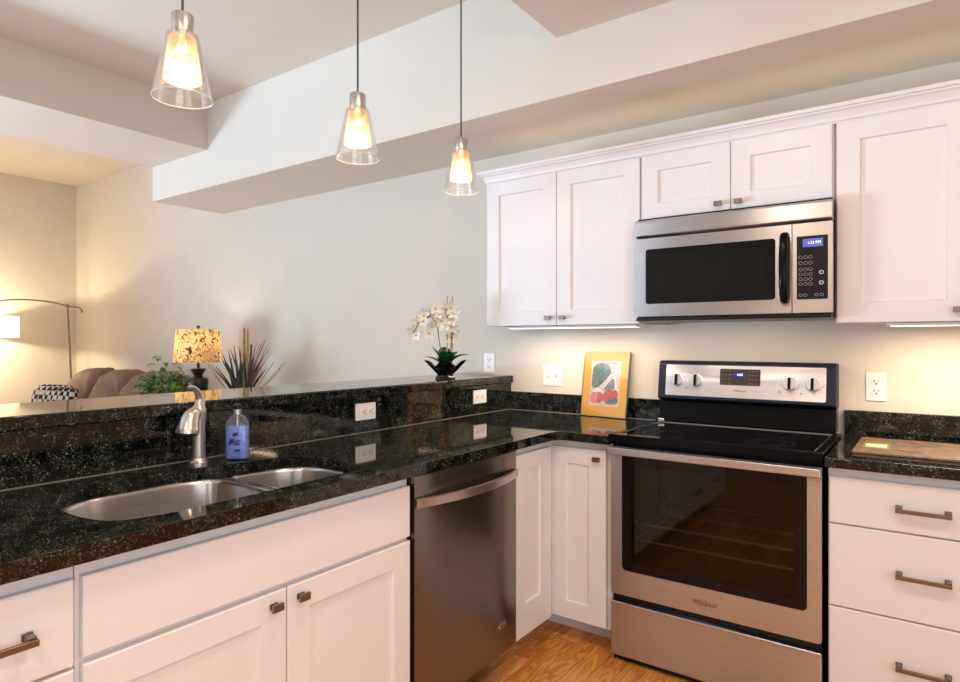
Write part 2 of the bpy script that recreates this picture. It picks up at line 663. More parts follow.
def houndstooth():
    m, nt, b, out = new_mat('black_white_check_fabric')
    c = N(nt, 'ShaderNodeTexChecker')
    c.inputs['Scale'].default_value = 26
    c.inputs['Color1'].default_value = (0.55, 0.50, 0.46, 1)
    c.inputs['Color2'].default_value = (0.012, 0.010, 0.010, 1)
    g = objco(nt)
    r = N(nt, 'ShaderNodeVectorRotate')
    r.inputs['Angle'].default_value = 0.7
    nt.links.new(g, r.inputs['Vector'])
    nt.links.new(r.outputs[0], c.inputs['Vector'])
    nt.links.new(c.outputs[0], b.inputs['Base Color'])
    b.inputs['Roughness'].default_value = 0.85
    return m


M['check'] = houndstooth()


def slate_art():
    m, nt, b, out = new_mat('painted_leaf_board')
    co = objco(nt, (1, 1.6, 1))
    n = N(nt, 'ShaderNodeTexNoise')
    n.inputs['Scale'].default_value = 9
    n.inputs['Detail'].default_value = 6
    n.inputs['Distortion'].default_value = 2.2
    nt.links.new(co, n.inputs['Vector'])
    r = ramp(nt, [(0.30, (0.02, 0.016, 0.012)), (0.38, (0.10, 0.07, 0.055)), (0.46, (0.165, 0.13, 0.105)), (0.54, (0.20, 0.165, 0.125)), (0.585, (0.42, 0.16, 0.035)), (0.625, (0.17, 0.155, 0.07)), (0.75, (0.145, 0.105, 0.085))])
    nt.links.new(n.outputs['Fac'], r.inputs[0])
    nt.links.new(r.outputs[0], b.inputs['Base Color'])
    b.inputs['Roughness'].default_value = 0.3
    return m


M['board'] = slate_art()


def text(name, body, mat, parent, P, a, b, h, d=-0.0012, shear=0.0, depth=0.0006, stretch=1.0):
    """raised lettering on plane P centred at (a, b), height h"""
    cu = bpy.data.curves.new(name, 'FONT')
    cu.body = body
    cu.size = 1.0
    cu.align_x = 'CENTER'
    cu.align_y = 'CENTER'
    cu.shear = shear
    cu.resolution_u = 3
    t = bpy.data.objects.new(name + '_curve', cu)
    COL.objects.link(t)
    dg = bpy.context.evaluated_depsgraph_get()
    me = t.evaluated_get(dg).to_mesh()
    vs = [(v.co.x, v.co.y) for v in me.vertices]
    fs = [tuple(p.vertices) for p in me.polygons]
    t.evaluated_get(dg).to_mesh_clear()
    bpy.data.objects.remove(t)
    bpy.data.curves.remove(cu)
    k = h / 0.7
    mb = MB()
    mb.add([P(a + x * k * stretch, b + y * k, d) for x, y in vs], fs)
    return mb.build(name, mat, parent, smooth=False)


# ------------------------------------------------------------------ the setting
def structure(mb, name, mat, label, cat, **kw):
    return tag(mb.build(name, mat, **kw), label, cat, kind='structure')


XL, XR, YF, YB = -7.65, 2.3, -2.8, 3.0
structure(box(XL - 0.1, XR + 0.1, YF - 0.1, YB + 0.1, -0.1, 0), 'floor', M['oak'], 'honey oak plank floor running through the kitchen', 'floor')
structure(box(XL - 0.1, XR + 0.1, YB, YB + 0.12, 0, 3.1), 'wall_back', M['wall'], 'long grey beige wall behind the range and the sofa', 'wall')
structure(MB().fill([rrect(YF, YB, 0, 3.1), rrect(-2.7, -0.5, 0.03, 2.15)], PX(XL), 0, 0.12), 'wall_left', M['wall'], 'cream end wall of the living room behind the arc lamp', 'wall')
structure(MB().fill([rrect(YF, YB, 0, 3.1), rrect(-1.4, 0.8, 0.5, 2.1)], PX(XR + 0.12), 0, 0.12), 'wall_right', M['wall'], 'wall with one added window on the far side of the kitchen', 'wall')
structure(MB().fill([rrect(XL - 0.1, XR + 0.1, 0, 3.1), rrect(-5.7, -3.1, 0.7, 2.3), rrect(0.15, 2.2, 0.7, 2.3)], PY(YF - 0.12), 0, 0.12), 'wall_front', M['wall'], 'wall with an added kitchen window and a living room window facing the range', 'wall')


def window(name, P, a0, a1, b0, b1, label):
    r = thing(name, P((a0 + a1) / 2, b0, 0.06), label, 'window')
    r['kind'] = 'structure'
    MB().fill([rrect(a0, a1, b0, b1), rrect(a0 + 0.06, (a0 + a1) / 2 - 0.02, b0 + 0.06, b1 - 0.06), rrect((a0 + a1) / 2 + 0.02, a1 - 0.06, b0 + 0.06, b1 - 0.06)], P, 0.02, 0.08).build('window_frame', M['white'], r)
    MB().fill([rrect(a0 + 0.05, a1 - 0.05, b0 + 0.05, b1 - 0.05)], P, 0.045, 0.051).build('pane', M['pane'], r)


window('window_1', PX(XL), -2.7, -0.5, 0.03, 2.15, 'white framed glass door in the living room end wall')
window('window_2', lambda a, b, d: (a, YF - d, b), -5.7, -3.1, 0.7, 2.3, 'white framed wide window of the living room')
window('added_window_3', lambda a, b, d: (a, YF - d, b), 0.15, 2.2, 0.7, 2.3, 'white framed wide kitchen window, unseen, added for front fill')  # unseen opening added for the kitchen's front fill lamp

window('added_window_4', lambda a, b, d: (XR + d, a, b), -1.4, 0.8, 0.5, 2.1, 'white framed kitchen side window, unseen, added to carry fill light')  # unseen opening added for the side fill lamp

ZB, ZS, ZT = 2.365, 2.625, 2.945      # beam underside, soffit underside, tray ceiling
c = MB().box(XL - 0.1, -4.45, YF - 0.1, YB + 0.1, 3.005, 3.12)
c.box(-4.45, XR + 0.1, YF - 0.1, YB + 0.1, ZT, 3.12)
structure(c, 'ceiling', M['ceiling'], 'pale flat ceiling above the kitchen and living room', 'ceiling')
structure(box(-4.83, XR, 2.42, YB, ZB, 2.99), 'trim_1', M['ceiling'], 'deep boxed ceiling beam running above the upper cabinets', 'beam')
structure(box(-4.83, -4.08, YF, 2.42, ZS, 2.99), 'trim_2', M['ceiling'], 'dropped soffit crossing the ceiling between kitchen and living room', 'soffit')
structure(box(-1.33, XR, YF, 2.42, ZS, 2.99), 'trim_3', M['ceiling'], 'lowered kitchen ceiling beyond the pendant recess', 'ceiling')
structure(box(-2.14, -1.966, -0.42, YB, 0, 1.064), 'wall_bar', M['wall'], 'half height wall carrying the raised granite bar', 'wall')
structure(box(XL, -2.14, YB - 0.014, YB, 0, 0.11), 'baseboard_back', M['white'], 'white baseboard along the living room wall', 'baseboard', bevel=0.004)

# ------------------------------------------------------------------ cabinets
XD = -1.335      # peninsula door faces
YD = 2.405       # door faces of the run under the back wall
YU = 2.67        # upper door faces


def shaker(P, a0, a1, b0, b1, stile=0.07, top=None, bot=None, T=0.02, rec=0.009, st_r=None):
    top = top or stile
    bot = bot or stile
    st_r = st_r or stile
    e = 0.0025

    def ring(x0, x1, y0, y1, d):
        return [P(x0, y0, d), P(x1, y0, d), P(x1, y1, d), P(x0, y1, d)]
    i0, i1, j0, j1 = a0 + stile, a1 - st_r, b0 + bot, b1 - top
    q = 0.004
    return MB().rings([ring(a0, a1, b0, b1, T), ring(a0, a1, b0, b1, e), ring(a0 + e, a1 - e, b0 + e, b1 - e, 0), ring(i0, i1, j0, j1, 0), ring(i0 + q, i1 - q, j0 + q, j1 - q, rec)])


def slab(P, a0, a1, b0, b1, T=0.02):
    e = 0.003

    def ring(x0, x1, y0, y1, d):
        return [P(x0, y0, d), P(x1, y0, d), P(x1, y1, d), P(x0, y1, d)]
    return MB().rings([ring(a0, a1, b0, b1, T), ring(a0, a1, b0, b1, e), ring(a0 + e, a1 - e, b0 + e, b1 - e, 0)])


def pbox(P, a0, a1, b0, b1, d0, d1, mb=None):
    mb = mb or MB()
    vs = [P(a, b, d) for d in (d0, d1) for a, b in ((a0, b0), (a1, b0), (a1, b1), (a0, b1))]
    return mb.add(vs, [(0, 1, 2, 3), (7, 6, 5, 4), (0, 4, 5, 1), (1, 5, 6, 2), (2, 6, 7, 3), (3, 7, 4, 0)])


def knob(P, a, b, parent):
    mb = pbox(P, a - 0.011, a + 0.011, b - 0.007, b + 0.007, -0.004, 0)
    pbox(P, a - 0.006, a + 0.006, b - 0.005, b + 0.005, -0.017, -0.003, mb)
    pbox(P, a - 0.016, a + 0.016, b - 0.0095, b + 0.0095, -0.024, -0.016, mb)
    o = mb.build('knob', M['pewter'], parent, bevel=0.001)
    o['label'] = 'rectangular pewter knob'
    return o


def pull(P, a0, a1, b, parent):
    mb = MB()
    for a in (a0 + 0.009, a1 - 0.009):
        pbox(P, a - 0.009, a + 0.009, b - 0.001, b + 0.013, -0.006, 0, mb)
        pbox(P, a - 0.007, a + 0.007, b - 0.001, b + 0.011, -0.028, -0.005, mb)
    pbox(P, a0, a1, b - 0.006, b + 0.006, -0.034, -0.024, mb)
    o = mb.build('handle', M['pewter'], parent, bevel=0.001)
    o['label'] = 'slim pewter bar pull'
    return o


# sink base
sb = thing('sink_cabinet', (-1.65, 0.99, 0), 'white base cabinet with two knobbed doors beneath the sink', 'cabinet')
mb = MB()
P = PX(XD)
pbox(P, 0.528, 1.480, 0.10, 0.876, 0.0205, 0.04, mb)                                   # face frame
mb.box(-1.94, XD - 0.0405, 0.528, 0.546, 0.10, 0.876).box(-1.94, XD - 0.0405, 1.462, 1.480, 0.10, 0.876).box(-1.94, XD - 0.0405, 0.546, 1.462, 0.10, 0.118)
mb.build('body', M['white'], sb)
slab(P, 0.536, 1.475, 0.684, 0.843).build('false_drawer_front', M['white'], sb)
for a0, a1, ka in ((0.536, 1.0080, 0.968), (1.0115, 1.475, 1.050)):
    d = shaker(P, a0, a1, 0.115, 0.671, 0.072, top=0.068).build('door', M['white'], sb)
    knob(P, ka, 0.638, d)
box(-1.94, XD - 0.14, 0.528, 1.480, 0.0, 0.0995).build('toe_kick', M['white'], sb)


# narrow drawer units at the near end
def drawer_unit(y0, y1, label):
    t = thing('drawer_cabinet', (-1.65, (y0 + y1) / 2, 0), label, 'cabinet')
    b = MB()
    pbox(P, y0 + 0.001, y1 - 0.001, 0.10, 0.876, 0.0205, 0.6, b)
    b.build('body', M['white'], t)
    dz = (0.676, 0.842), (0.40, 0.669), (0.115, 0.393)
    for z0, z1 in dz:
        d = slab(P, y0 + 0.006, y1 - 0.006, z0, z1).build('drawer', M['white'], t)
        m = (y0 + y1) / 2
        pull(P, m - 0.074, m + 0.074, (z0 + z1) / 2 - 0.001, d)
    box(-1.94, XD - 0.14, y0, y1, 0.0, 0.0995).build('toe_kick', M['white'], t)


drawer_unit(0.228, 0.5265, 'narrow white drawer cabinet beside the sink cabinet')
drawer_unit(-0.40, 0.226, 'wide white drawer cabinet at the near end of the peninsula')

# corner cabinet with an L-shaped pair of doors
cc = thing('corner_cabinet', (-1.65, 2.6, 0), 'white corner base cabinet with two narrow panelled doors meeting inward', 'cabinet')
b = MB().box(-1.94, XD - 0.022, 2.088, YB - 0.002, 0.10, 0.876)
b.box(XD - 0.022, -1.072, YD + 0.022, YB - 0.002, 0.10, 0.876)
b.build('body', M['white'], cc)
d = shaker(PX(XD), 2.092, 2.379, 0.108, 0.845, 0.07, top=0.062, bot=0.13, st_r=0.092).build('door', M['white'], cc)
d = shaker(PY(YD), -1.353, -1.095, 0.108, 0.845, 0.075, top=0.068, bot=0.075, st_r=0.076).build('door', M['white'], cc)
knob(PY(YD), -1.131, 0.808, d)
b = MB().box(-1.94, XD - 0.14, 2.088, 2.9, 0, 0.0995).box(XD - 0.14, -1.072, YD + 0.15, 2.9, 0, 0.0995)
b.build('toe_kick', M['white'], cc)

# drawers beside the range
rd = thing('drawer_cabinet', (0.0, 2.7, 0), 'white base cabinet with three wide drawers beside the range', 'cabinet')
b = MB()
pbox(PY(YD), -0.287, 0.245, 0.10, 0.876, 0.0205, 0.59, b)
b.build('body', M['white'], rd)
for z0, z1, hz in ((0.690, 0.846, 0.763), (0.413, 0.685, 0.553), (0.118, 0.408, 0.262)):
    d = slab(PY(YD), -0.284, 0.242, z0, z1).build('drawer', M['white'], rd)
    pull(PY(YD), -0.095, 0.049, hz, d)
box(-0.287, 0.245, YD + 0.14, 2.95, 0, 0.0995).build('toe_kick', M['white'], rd)
rd2 = thing('base_cabinet', (0.6, 2.7, 0), 'white base cabinet past the three drawers', 'cabinet')
pbox(PY(YD), 0.248, 0.95, 0.10, 0.876, 0.0205, 0.59).build('body', M['white'], rd2)
for a0, a1, ka in ((0.252, 0.598, 0.56), (0.602, 0.946, 0.64)):
    d = shaker(PY(YD), a0, a1, 0.118, 0.846).build('door', M['white'], rd2)
    knob(PY(YD), ka, 0.80, d)
box(0.248, 0.95, YD + 0.14, 2.95, 0, 0.0995).build('toe_kick', M['white'], rd2)

# upper cabinets
PU = PY(YU)
WB = YB - 0.002
ul = thing('wall_cabinet', (-1.467, 2.85, 1.378), 'tall white two door wall cabinet above the framed vegetable print', 'cabinet')
box(-1.883, -1.050, YU + 0.021, WB, 1.376, 2.12).build('body', M['white'], ul)
for a0, a1, ka in ((-1.883, -1.4735, -1.512), (-1.4705, -1.0535, -1.434)):
    d = shaker(PU, a0, a1, 1.376, 2.116, 0.074, top=0.068).build('door', M['white'], ul)
    knob(PU, ka, 1.413, d)
um = thing('wall_cabinet', (-0.67, 2.85, 1.835), 'short white two door wall cabinet directly above the microwave', 'cabinet')
box(-1.047, -0.298, YU + 0.021, WB, 1.832, 2.12).build('body', M['white'], um)
for a0, a1, ka in ((-1.045, -0.6685, -0.713), (-0.6655, -0.303, -0.634)):
    d = shaker(PU, a0, a1, 1.836, 2.113, 0.073, top=0.068, bot=0.064).build('door', M['white'], um)
    knob(PU, ka, 1.864, d)
ur = thing('wall_cabinet', (0.12, 2.85, 1.367), 'tall white wall cabinet above the lone wall outlet and painted board', 'cabinet')
box(-0.295, 0.53, YU + 0.021, WB, 1.367, 2.12).build('body', M['white'], ur)
for a0, a1, ka in ((-0.289, 0.116, 0.072), (0.119, 0.526, 0.16)):
    d = shaker(PU, a0, a1, 1.367, 2.113, 0.074, top=0.072).build('door', M['white'], ur)
    knob(PU, ka, 1.407, d)

# crown moulding swept along the cabinet tops
prof = [(0.0, 2.114), (0.006, 2.114), (0.006, 2.122), (0.013, 2.122), (0.013, 2.130), (0.016, 2.138), (0.024, 2.152), (0.033, 2.158), (0.033, 2.165), (0.043, 2.165), (0.043, 2.179), (0.0, 2.179)]
path = [(-1.885, WB, -1, 0), (-1.885, YU + 0.020, -1, -1), (0.53, YU + 0.020, 0, -1)]
b = MB()
b.rings([[(x + nx * o, y + ny * o, z) for o, z in prof] for x, y, nx, ny in path])
b.box(-1.885, 0.53, YU + 0.022, WB, 2.1205, 2.1785)
tag(b.build('crown_moulding', M['white'], angle=25), 'long white stepped crown moulding along the tops of the wall cabinets', 'moulding')

# under-cabinet lights


def strip(x0, x1, z, label):
    t = thing('under_cabinet_light', ((x0 + x1) / 2, 2.75, z - 0.02), label, 'light', 'under cabinet lights')
    box(x0, x1, 2.715, 2.785, z - 0.011, z - 0.0005).build('housing', M['plate'], t, bevel=0.002)
    box(x0 + 0.012, x1 - 0.012, 2.722, 2.778, z - 0.0135, z - 0.0111).build('lens', M['strip_glow'], t)


strip(-1.79, -1.085, 1.3755, 'slim lit light strip under the cabinet above the framed print')
strip(-0.135, 0.45, 1.3665, 'slim lit light strip under the cabinet above the lone outlet')
area('under_cabinet_glow_a', (-1.44, 2.75, 1.345), (-1.44, 2.80, 0), 0.68, 0.05, 5.2, (1.0, 0.80, 0.62))
area('under_cabinet_glow_b', (0.16, 2.75, 1.336), (0.16, 2.80, 0), 0.56, 0.05, 6.0, (1.0, 0.76, 0.52))

# ------------------------------------------------------------------ granite
sink_loop = smooth_loop([(-1.385, 0.80), (-1.388, 1.0), (-1.398, 1.27), (-1.43, 1.345), (-1.50, 1.378), (-1.62, 1.382), (-1.70, 1.36), (-1.755, 1.29), (-1.785, 1.15), (-1.805, 1.05), (-1.826, 0.95), (-1.828, 0.80), (-1.805, 0.70), (-1.74, 0.63), (-1.65, 0.604), (-1.52, 0.602), (-1.43, 0.63), (-1.395, 0.70)], 4)
outer = [(-1.943, -0.42), (-1.305, -0.42), (-1.305, 2.32), (-1.300, 2.348), (-1.285, 2.363), (-1.258, 2.368), (-1.066, 2.368), (-1.066, 2.976), (-1.943, 2.976)]
wt = MB().fill([outer, sink_loop], lambda a, b_, d: (a, b_, 0.914 - d), 0, 0.036).build('worktop', M['granite'], bevel=0.006)
tag(wt, 'dark speckled granite worktop around the sink and into the corner', 'worktop')
wr = box(-0.294, 0.95, 2.368, 2.976, 0.878, 0.914).build('worktop', M['granite'], bevel=0.006)
tag(wr, 'short dark speckled granite worktop carrying the painted board', 'worktop')
bt = box(-2.33, -1.928, -0.45, YB - 0.001, 1.065, 1.105).build('bar_top', M['granite'], bevel=0.006)
tag(bt, 'raised dark granite bar top with the orchid standing on it', 'bar top')
bs = box(-1.965, -1.9445, -0.42, YB - 0.001, 0.88, 1.0645).build('backsplash', M['granite'])
box(-1.9445, -1.9415, -0.42, 2.976, 0.9142, 0.9163).build('caulk_line', M['caulk'], bs)
tag(bs, 'tall granite riser with two outlets between worktop and bar top', 'backsplash')
b1 = box(-1.942, -1.066, 2.978, YB - 0.0005, 0.90, 1.016).build('backsplash', M['granite'], bevel=0.003)
box(-1.940, -1.066, 2.9745, 2.978, 0.9142, 0.917).build('caulk_line', M['caulk'], b1)
tag(b1, 'low granite backsplash behind the framed vegetable print', 'backsplash')
b2 = box(-0.294, 0.95, 2.978, YB - 0.0005, 0.90, 1.016).build('backsplash', M['granite'], bevel=0.003)
tag(b2, 'low granite backsplash behind the painted board', 'backsplash')

# ------------------------------------------------------------------ sink
sk = thing('sink', (-1.6, 0.98, 0.67), 'undermount stainless steel double bowl sink in the granite worktop', 'sink')
DIV = 1.11


def clip(loop, lo, hi, inset):
    """part of the sink outline with lo < y < hi, pushed in by inset, corners rounded"""
    n = len(loop)
    cx = sum(p[0] for p in loop) / n
    pts = []
    for i in range(n):
        p, a, b_ = Vector(loop[i]), Vector(loop[i - 1]), Vector(loop[(i + 1) % n])
        t = (b_ - a).normalized()
        nn = Vector((-t.y, t.x))
        q = p + nn * inset
        pts.append((q.x, q.y))
    out = []
    for i in range(n):
        p, q = pts[i], pts[(i + 1) % n]
        if lo <= p[1] <= hi:
            out.append(p)
        for lim in (lo, hi):
            if (p[1] - lim) * (q[1] - lim) < 0:
                t = (lim - p[1]) / (q[1] - p[1])
                out.append((lerp(p[0], q[0], t), lim))
    # resample evenly, then soften the cut corners
    m = 72
    L = [0]
    for i in range(len(out)):
        a, b_ = out[i], out[(i + 1) % len(out)]
        L.append(L[-1] + math.hypot(b_[0] - a[0], b_[1] - a[1]))
    res = []
    k = 0
    for j in range(m):
        s_ = L[-1] * j / m
        while L[k + 1] < s_:
            k += 1
        t = (s_ - L[k]) / max(1e-9, L[k + 1] - L[k])
        a, b_ = out[k], out[(k + 1) % len(out)]
        res.append((lerp(a[0], b_[0], t), lerp(a[1], b_[1], t)))
    for _ in range(6):
        res = [((res[i - 1][0] + 2 * res[i][0] + res[(i + 1) % m][0]) / 4, (res[i - 1][1] + 2 * res[i][1] + res[(i + 1) % m][1]) / 4) for i in range(m)]
    return res


def bowl(lo, hi, depth, name):
    top = clip(sink_loop, lo, hi, -0.004)
    cx = sum(p[0] for p in top) / len(top)
    cy = sum(p[1] for p in top) / len(top)

    def sc(k, z):
        return [(cx + (x - cx) * k, cy + (y - cy) * k, z) for x, y in top]
    z0 = 0.877
    rings = [sc(1.0, z0), sc(0.985, z0 - 0.012), sc(0.97, z0 - depth * 0.6), sc(0.95, z0 - depth + 0.035), sc(0.91, z0 - depth + 0.012), sc(0.84, z0 - depth + 0.002), sc(0.5, z0 - depth - 0.003), sc(0.12, z0 - depth - 0.006)]
    b_ = MB()
    b_.rings(rings, cap=False)
    o = b_.build(name, M['steel_sink'], sk, angle=60)
    s_ = o.modifiers.new('gauge', 'SOLIDIFY')
    s_.thickness = 0.0015
    z = z0 - depth - 0.006
    dr = MB().lathe([(0.0, -0.012), (0.02, -0.012), (0.03, -0.006), (0.038, 0.001), (0.046, 0.004), (0.050, 0.004), (0.052, 0.0)], (cx, cy, z), cap=False)
    dr.build('drain', M['chrome'], sk)
    return cx, cy


bowl(0.55, DIV - 0.012, 0.20, 'large_bowl')
bowl(DIV + 0.012, 1.40, 0.17, 'small_bowl')
box(-1.80, -1.40, DIV - 0.016, DIV + 0.016, 0.850, 0.8765).build('divider', M['steel_sink'], sk, bevel=0.008, seg=3)

# ------------------------------------------------------------------ faucet
FX, FY = -1.872, 1.082
fa = thing('faucet', (FX, FY, 0.914), 'brushed nickel single lever faucet standing behind the sink', 'faucet')
MB().lathe([(0.0, 0.0), (0.030, 0.0), (0.030, 0.006), (0.024, 0.012), (0.021, 0.02)], (FX, FY, 0.914)).build('base_ring', M['nickel'], fa)
MB().lathe([(0.021, 0.012), (0.0200, 0.06), (0.0205, 0.12), (0.0225, 0.145), (0.0235, 0.160), (0.0225, 0.172), (0.016, 0.182), (0.0, 0.185)], (FX, FY, 0.914)).build('body', M['nickel'], fa)
hd = Vector((0.42, -0.91, 0)).normalized()
o0 = Vector((FX, FY, 0.914))


def fp(a, z):
    return o0 + hd * a + Vector((0, 0, z))


MB().tube(curve([fp(0.000, 0.158), fp(0.018, 0.160), fp(0.034, 0.152), fp(0.046, 0.134), fp(0.053, 0.112), fp(0.055, 0.102)], 5), [lerp(0.016, 0.034, min(1, i / 20)) for i in range(26)], 20).build('spout', M['nickel'], fa, angle=50)
MB().tube([fp(0.0540, 0.108), fp(0.0562, 0.0975)], [0.030, 0.029], 20).build('spray_face', M['blackplastic'], fa)
lv = curve([fp(0.0, 0.155), fp(-0.006, 0.185), fp(-0.006, 0.205), fp(0.006, 0.226), fp(0.026, 0.240), fp(0.046, 0.245)], 5)
MB().tube(lv, [lerp(0.0215, 0.0055, (i / (len(lv) - 1)) ** 0.75) for i in range(len(lv))], 16, sq=0.85).build('lever', M['nickel'], fa, angle=60)
MB().sell(fp(0.021, 0.172) + Vector((0.0, 0, 0)), (0.004, 0.004, 0.004), 1.0, 10, 6).build('indicator_dot', M['slot'], fa)

# ------------------------------------------------------------------ soap bottle
BX, BY = -1.842, 1.198
bo = thing('soap_bottle', (BX, BY, 0.914), 'clear bottle of blue soap with black cap beside the faucet', 'bottle')
VU = Vector((math.cos(0.62498), math.sin(0.62498), 0))
VN = Vector((math.sin(0.62498), -math.cos(0.62498), 0))


def oval(prof, name, mat, n=32, cap=True):
    rings = []
    for rw, rd, z in prof:
        rr = []
        for k in range(n):
            a = 2 * PI * k / n
            ca, sa = math.cos(a), math.sin(a)
            p = VU * (rw * math.copysign(abs(ca) ** 0.6, ca)) + VN * (rd * math.copysign(abs(sa) ** 0.6, sa))
            rr.append((BX + p.x, BY + p.y, 0.914 + z))
        rings.append(rr)
    return MB().rings(rings, cap).build(name, mat, bo, angle=50)


oval([(0.030, 0.018, 0.001), (0.036, 0.022, 0.004), (0.037, 0.023, 0.02), (0.037, 0.023, 0.112), (0.033, 0.021, 0.127), (0.024, 0.017, 0.139), (0.013, 0.012, 0.146), (0.012, 0.012, 0.151)], 'body', M['bottle'], cap=False)
oval([(0.030, 0.016, 0.003), (0.0345, 0.0205, 0.006), (0.0350, 0.021, 0.02), (0.0350, 0.021, 0.108), (0.0345, 0.0205, 0.1085)], 'soap', M['soap'])
MB().lathe([(0.012, 0.146), (0.0135, 0.147), (0.0135, 0.163), (0.011, 0.165)], (BX, BY, 0.914), 20).build('collar', M['nickel'], bo)
MB().lathe([(0.006, 0.164), (0.0125, 0.165), (0.0135, 0.172), (0.012, 0.178), (0.006, 0.181)], (BX, BY, 0.914), 20).build('cap', M['blackplastic'], bo)
pump = MB().tube([(BX, BY, 0.914 + 0.145), (BX, BY, 0.914 + 0.03)], 0.0025, 8)
pump.build('dip_tube', M['plate'], bo)
sc_ = MB()
PB = lambda a, z: Vector((BX, BY, 0.914 + z)) + VU * a + VN * 0.0239
for pts in ([(-0.006, 0.078), (-0.003, 0.088), (0.0, 0.079), (0.002, 0.090), (0.004, 0.080), (0.008, 0.092), (0.009, 0.081)],
            [(-0.014, 0.072), (-0.017, 0.052), (-0.010, 0.066), (-0.006, 0.070), (-0.008, 0.060), (-0.001, 0.066), (-0.002, 0.072)],
            [(-0.018, 0.050), (-0.006, 0.058), (0.004, 0.055), (0.016, 0.060)], [(-0.012, 0.062), (0.004, 0.063), (0.018, 0.066)],
            [(-0.002, 0.050), (0.010, 0.052), (0.018, 0.052)], [(-0.002, 0.034), (0.018, 0.035)], [(0.002, 0.030), (0.017, 0.031)]):
    sc_.tube(curve([PB(*p) for p in pts], 4), 0.0015, 6)
sc_.build('lettering', M['ink'], bo)

# ------------------------------------------------------------------ dishwasher
dw = thing('dishwasher', (-1.63, 1.79, 0), 'stainless steel dishwasher with a bowed bar handle', 'dishwasher')
PD = PX(-1.318)
box(-1.93, -1.345, 1.484, 2.086, 0.118, 0.872).build('body', M['blackplastic'], dw)
b = MB()
n = 12
rows = []
for i in range(n + 1):                     # gently crowned door skin
    t = i / n
    y = lerp(1.487, 2.083, t)
    dd = 0.010 * (2 * t - 1) ** 4
    rows.append([PD(y, 0.118, dd), PD(y, 0.869, dd), PD(y, 0.875, dd + 0.004), PD(y, 0.875, 0.026), PD(y, 0.118, 0.026)])
b.rings(rows)
dd_ = b.build('door', M['steel_y'], dw, angle=30)
hb = MB()
rings = []
for i in range(25):
    t = i / 24
    y = lerp(1.492, 2.077, t)
    out_ = -(0.004 + 0.047 * (1 - (2 * t - 1) ** 2))
    zc = 0.785
    hh = 0.0155
    rings.append([PD(y, zc - hh, out_ + 0.010), PD(y, zc - hh + 0.002, out_), PD(y, zc + hh - 0.002, out_), PD(y, zc + hh, out_ + 0.010)])
hb.rings(rings)
hb.build('handle', M['nickel'], dw)
for y in (1.510, 2.059):
    pbox(PD, y - 0.006, y + 0.006, 0.775, 0.795, -0.010, 0.012).build('handle_mount', M['nickel'], dw)
bd = MB()
cy_, cz_ = 1.972, 0.226
ring_o = [(cy_ + 0.026 * math.cos(2 * PI * k / 24), cz_ + 0.011 * math.sin(2 * PI * k / 24) + 0.006 * math.cos(2 * PI * k / 24)) for k in range(24)]
ring_i = [(cy_ + (a - cy_) * 0.74, cz_ + (b_ - cz_) * 0.66) for a, b_ in ring_o]
bd.fill([ring_o, ring_i], PD, -0.0012, 0.004)
bd.build('badge', M['chrome'], dw)
box(-1.92, -1.46, 1.487, 2.085, 0.0, 0.1175).build('toe_kick', M['blackplastic'], dw)

# ------------------------------------------------------------------ range
RL, RR_ = -1.063, -0.302
ra = thing('range', (-0.68, 2.68, 0), 'stainless steel electric range with black glass cooktop and oven window', 'range')
PR = PY(2.386)
b = MB()
b.box(RL + 0.002, RL + 0.05, 2.412, 2.972, 0.03, 0.895).box(RR_ - 0.05, RR_ - 0.002, 2.412, 2.972, 0.03, 0.895)
b.box(RL + 0.05, RR_ - 0.05, 2.90, 2.972, 0.03, 0.895).box(RL + 0.05, RR_ - 0.05, 2.412, 2.90, 0.03, 0.30).box(RL + 0.05, RR_ - 0.05, 2.412, 2.90, 0.83, 0.895)
b.build('body', M['black'], ra)
b = MB()
b.box(-1.005, -1.0, 2.43, 2.895, 0.305, 0.825).box(-0.36, -0.355, 2.43, 2.895, 0.305, 0.825).box(-1.0, -0.36, 2.885, 2.895, 0.305, 0.825).box(-1.0, -0.36, 2.43, 2.885, 0.302, 0.308).box(-1.0, -0.36, 2.43, 2.885, 0.820, 0.828)
b.build('oven_cavity', M['cavity'], ra)
for z in (0.493, 0.561):
    rk = MB()
    for k in range(14):
        x = lerp(-0.985, -0.375, k / 13)
        rk.tube([(x, 2.45, z), (x, 2.87, z)], 0.0013, 6)
    for y in (2.45, 2.66, 2.87):
        rk.tube([(-0.992, y, z - 0.003), (-0.368, y, z - 0.003)], 0.0042, 6)
    for x in (-0.985, -0.375):
        rk.tube([(x, 2.44, z + 0.03), (x, 2.45, z), (x, 2.87, z), (x, 2.878, z + 0.03)], 0.003, 6)
    rk.build('oven_rack', M['rack'], ra)
# oven door
b = MB()
b.fill([rrect(RL, RR_, 0.276, 0.872, [0.012, 0.012, 0, 0]), rrect(-1.017, -0.347, 0.376, 0.839, [0.018, 0.018, 0.0, 0.0])], PR, 0, 0.022)
od = b.build('oven_door', M['steel_range'], ra, bevel=0.003)
MB().fill([rrect(-1.030, -0.334, 0.366, 0.852), rrect(-0.978, -0.388, 0.415, 0.80, 0.012)], PR, 0.004, 0.010).build('glass_border', M['blackglass'], od)
MB().fill([rrect(-0.9785, -0.3875, 0.4145, 0.8005, 0.012)], PR, 0.0045, 0.0085).build('window_glass', M['oven_pane'], od)
hb = MB()
pbox(PR, RL - 0.001, RR_ + 0.001, 0.8425, 0.873, -0.034, -0.014, hb)
hb.build('handle', M['steel_range'], od, bevel=0.005, seg=3)
for a in (RL + 0.002, RR_ - 0.030):
    pbox(PR, a, a + 0.028, 0.838, 0.868, -0.016, 0.001).build('handle_mount', M['steel_range'], od, bevel=0.003)


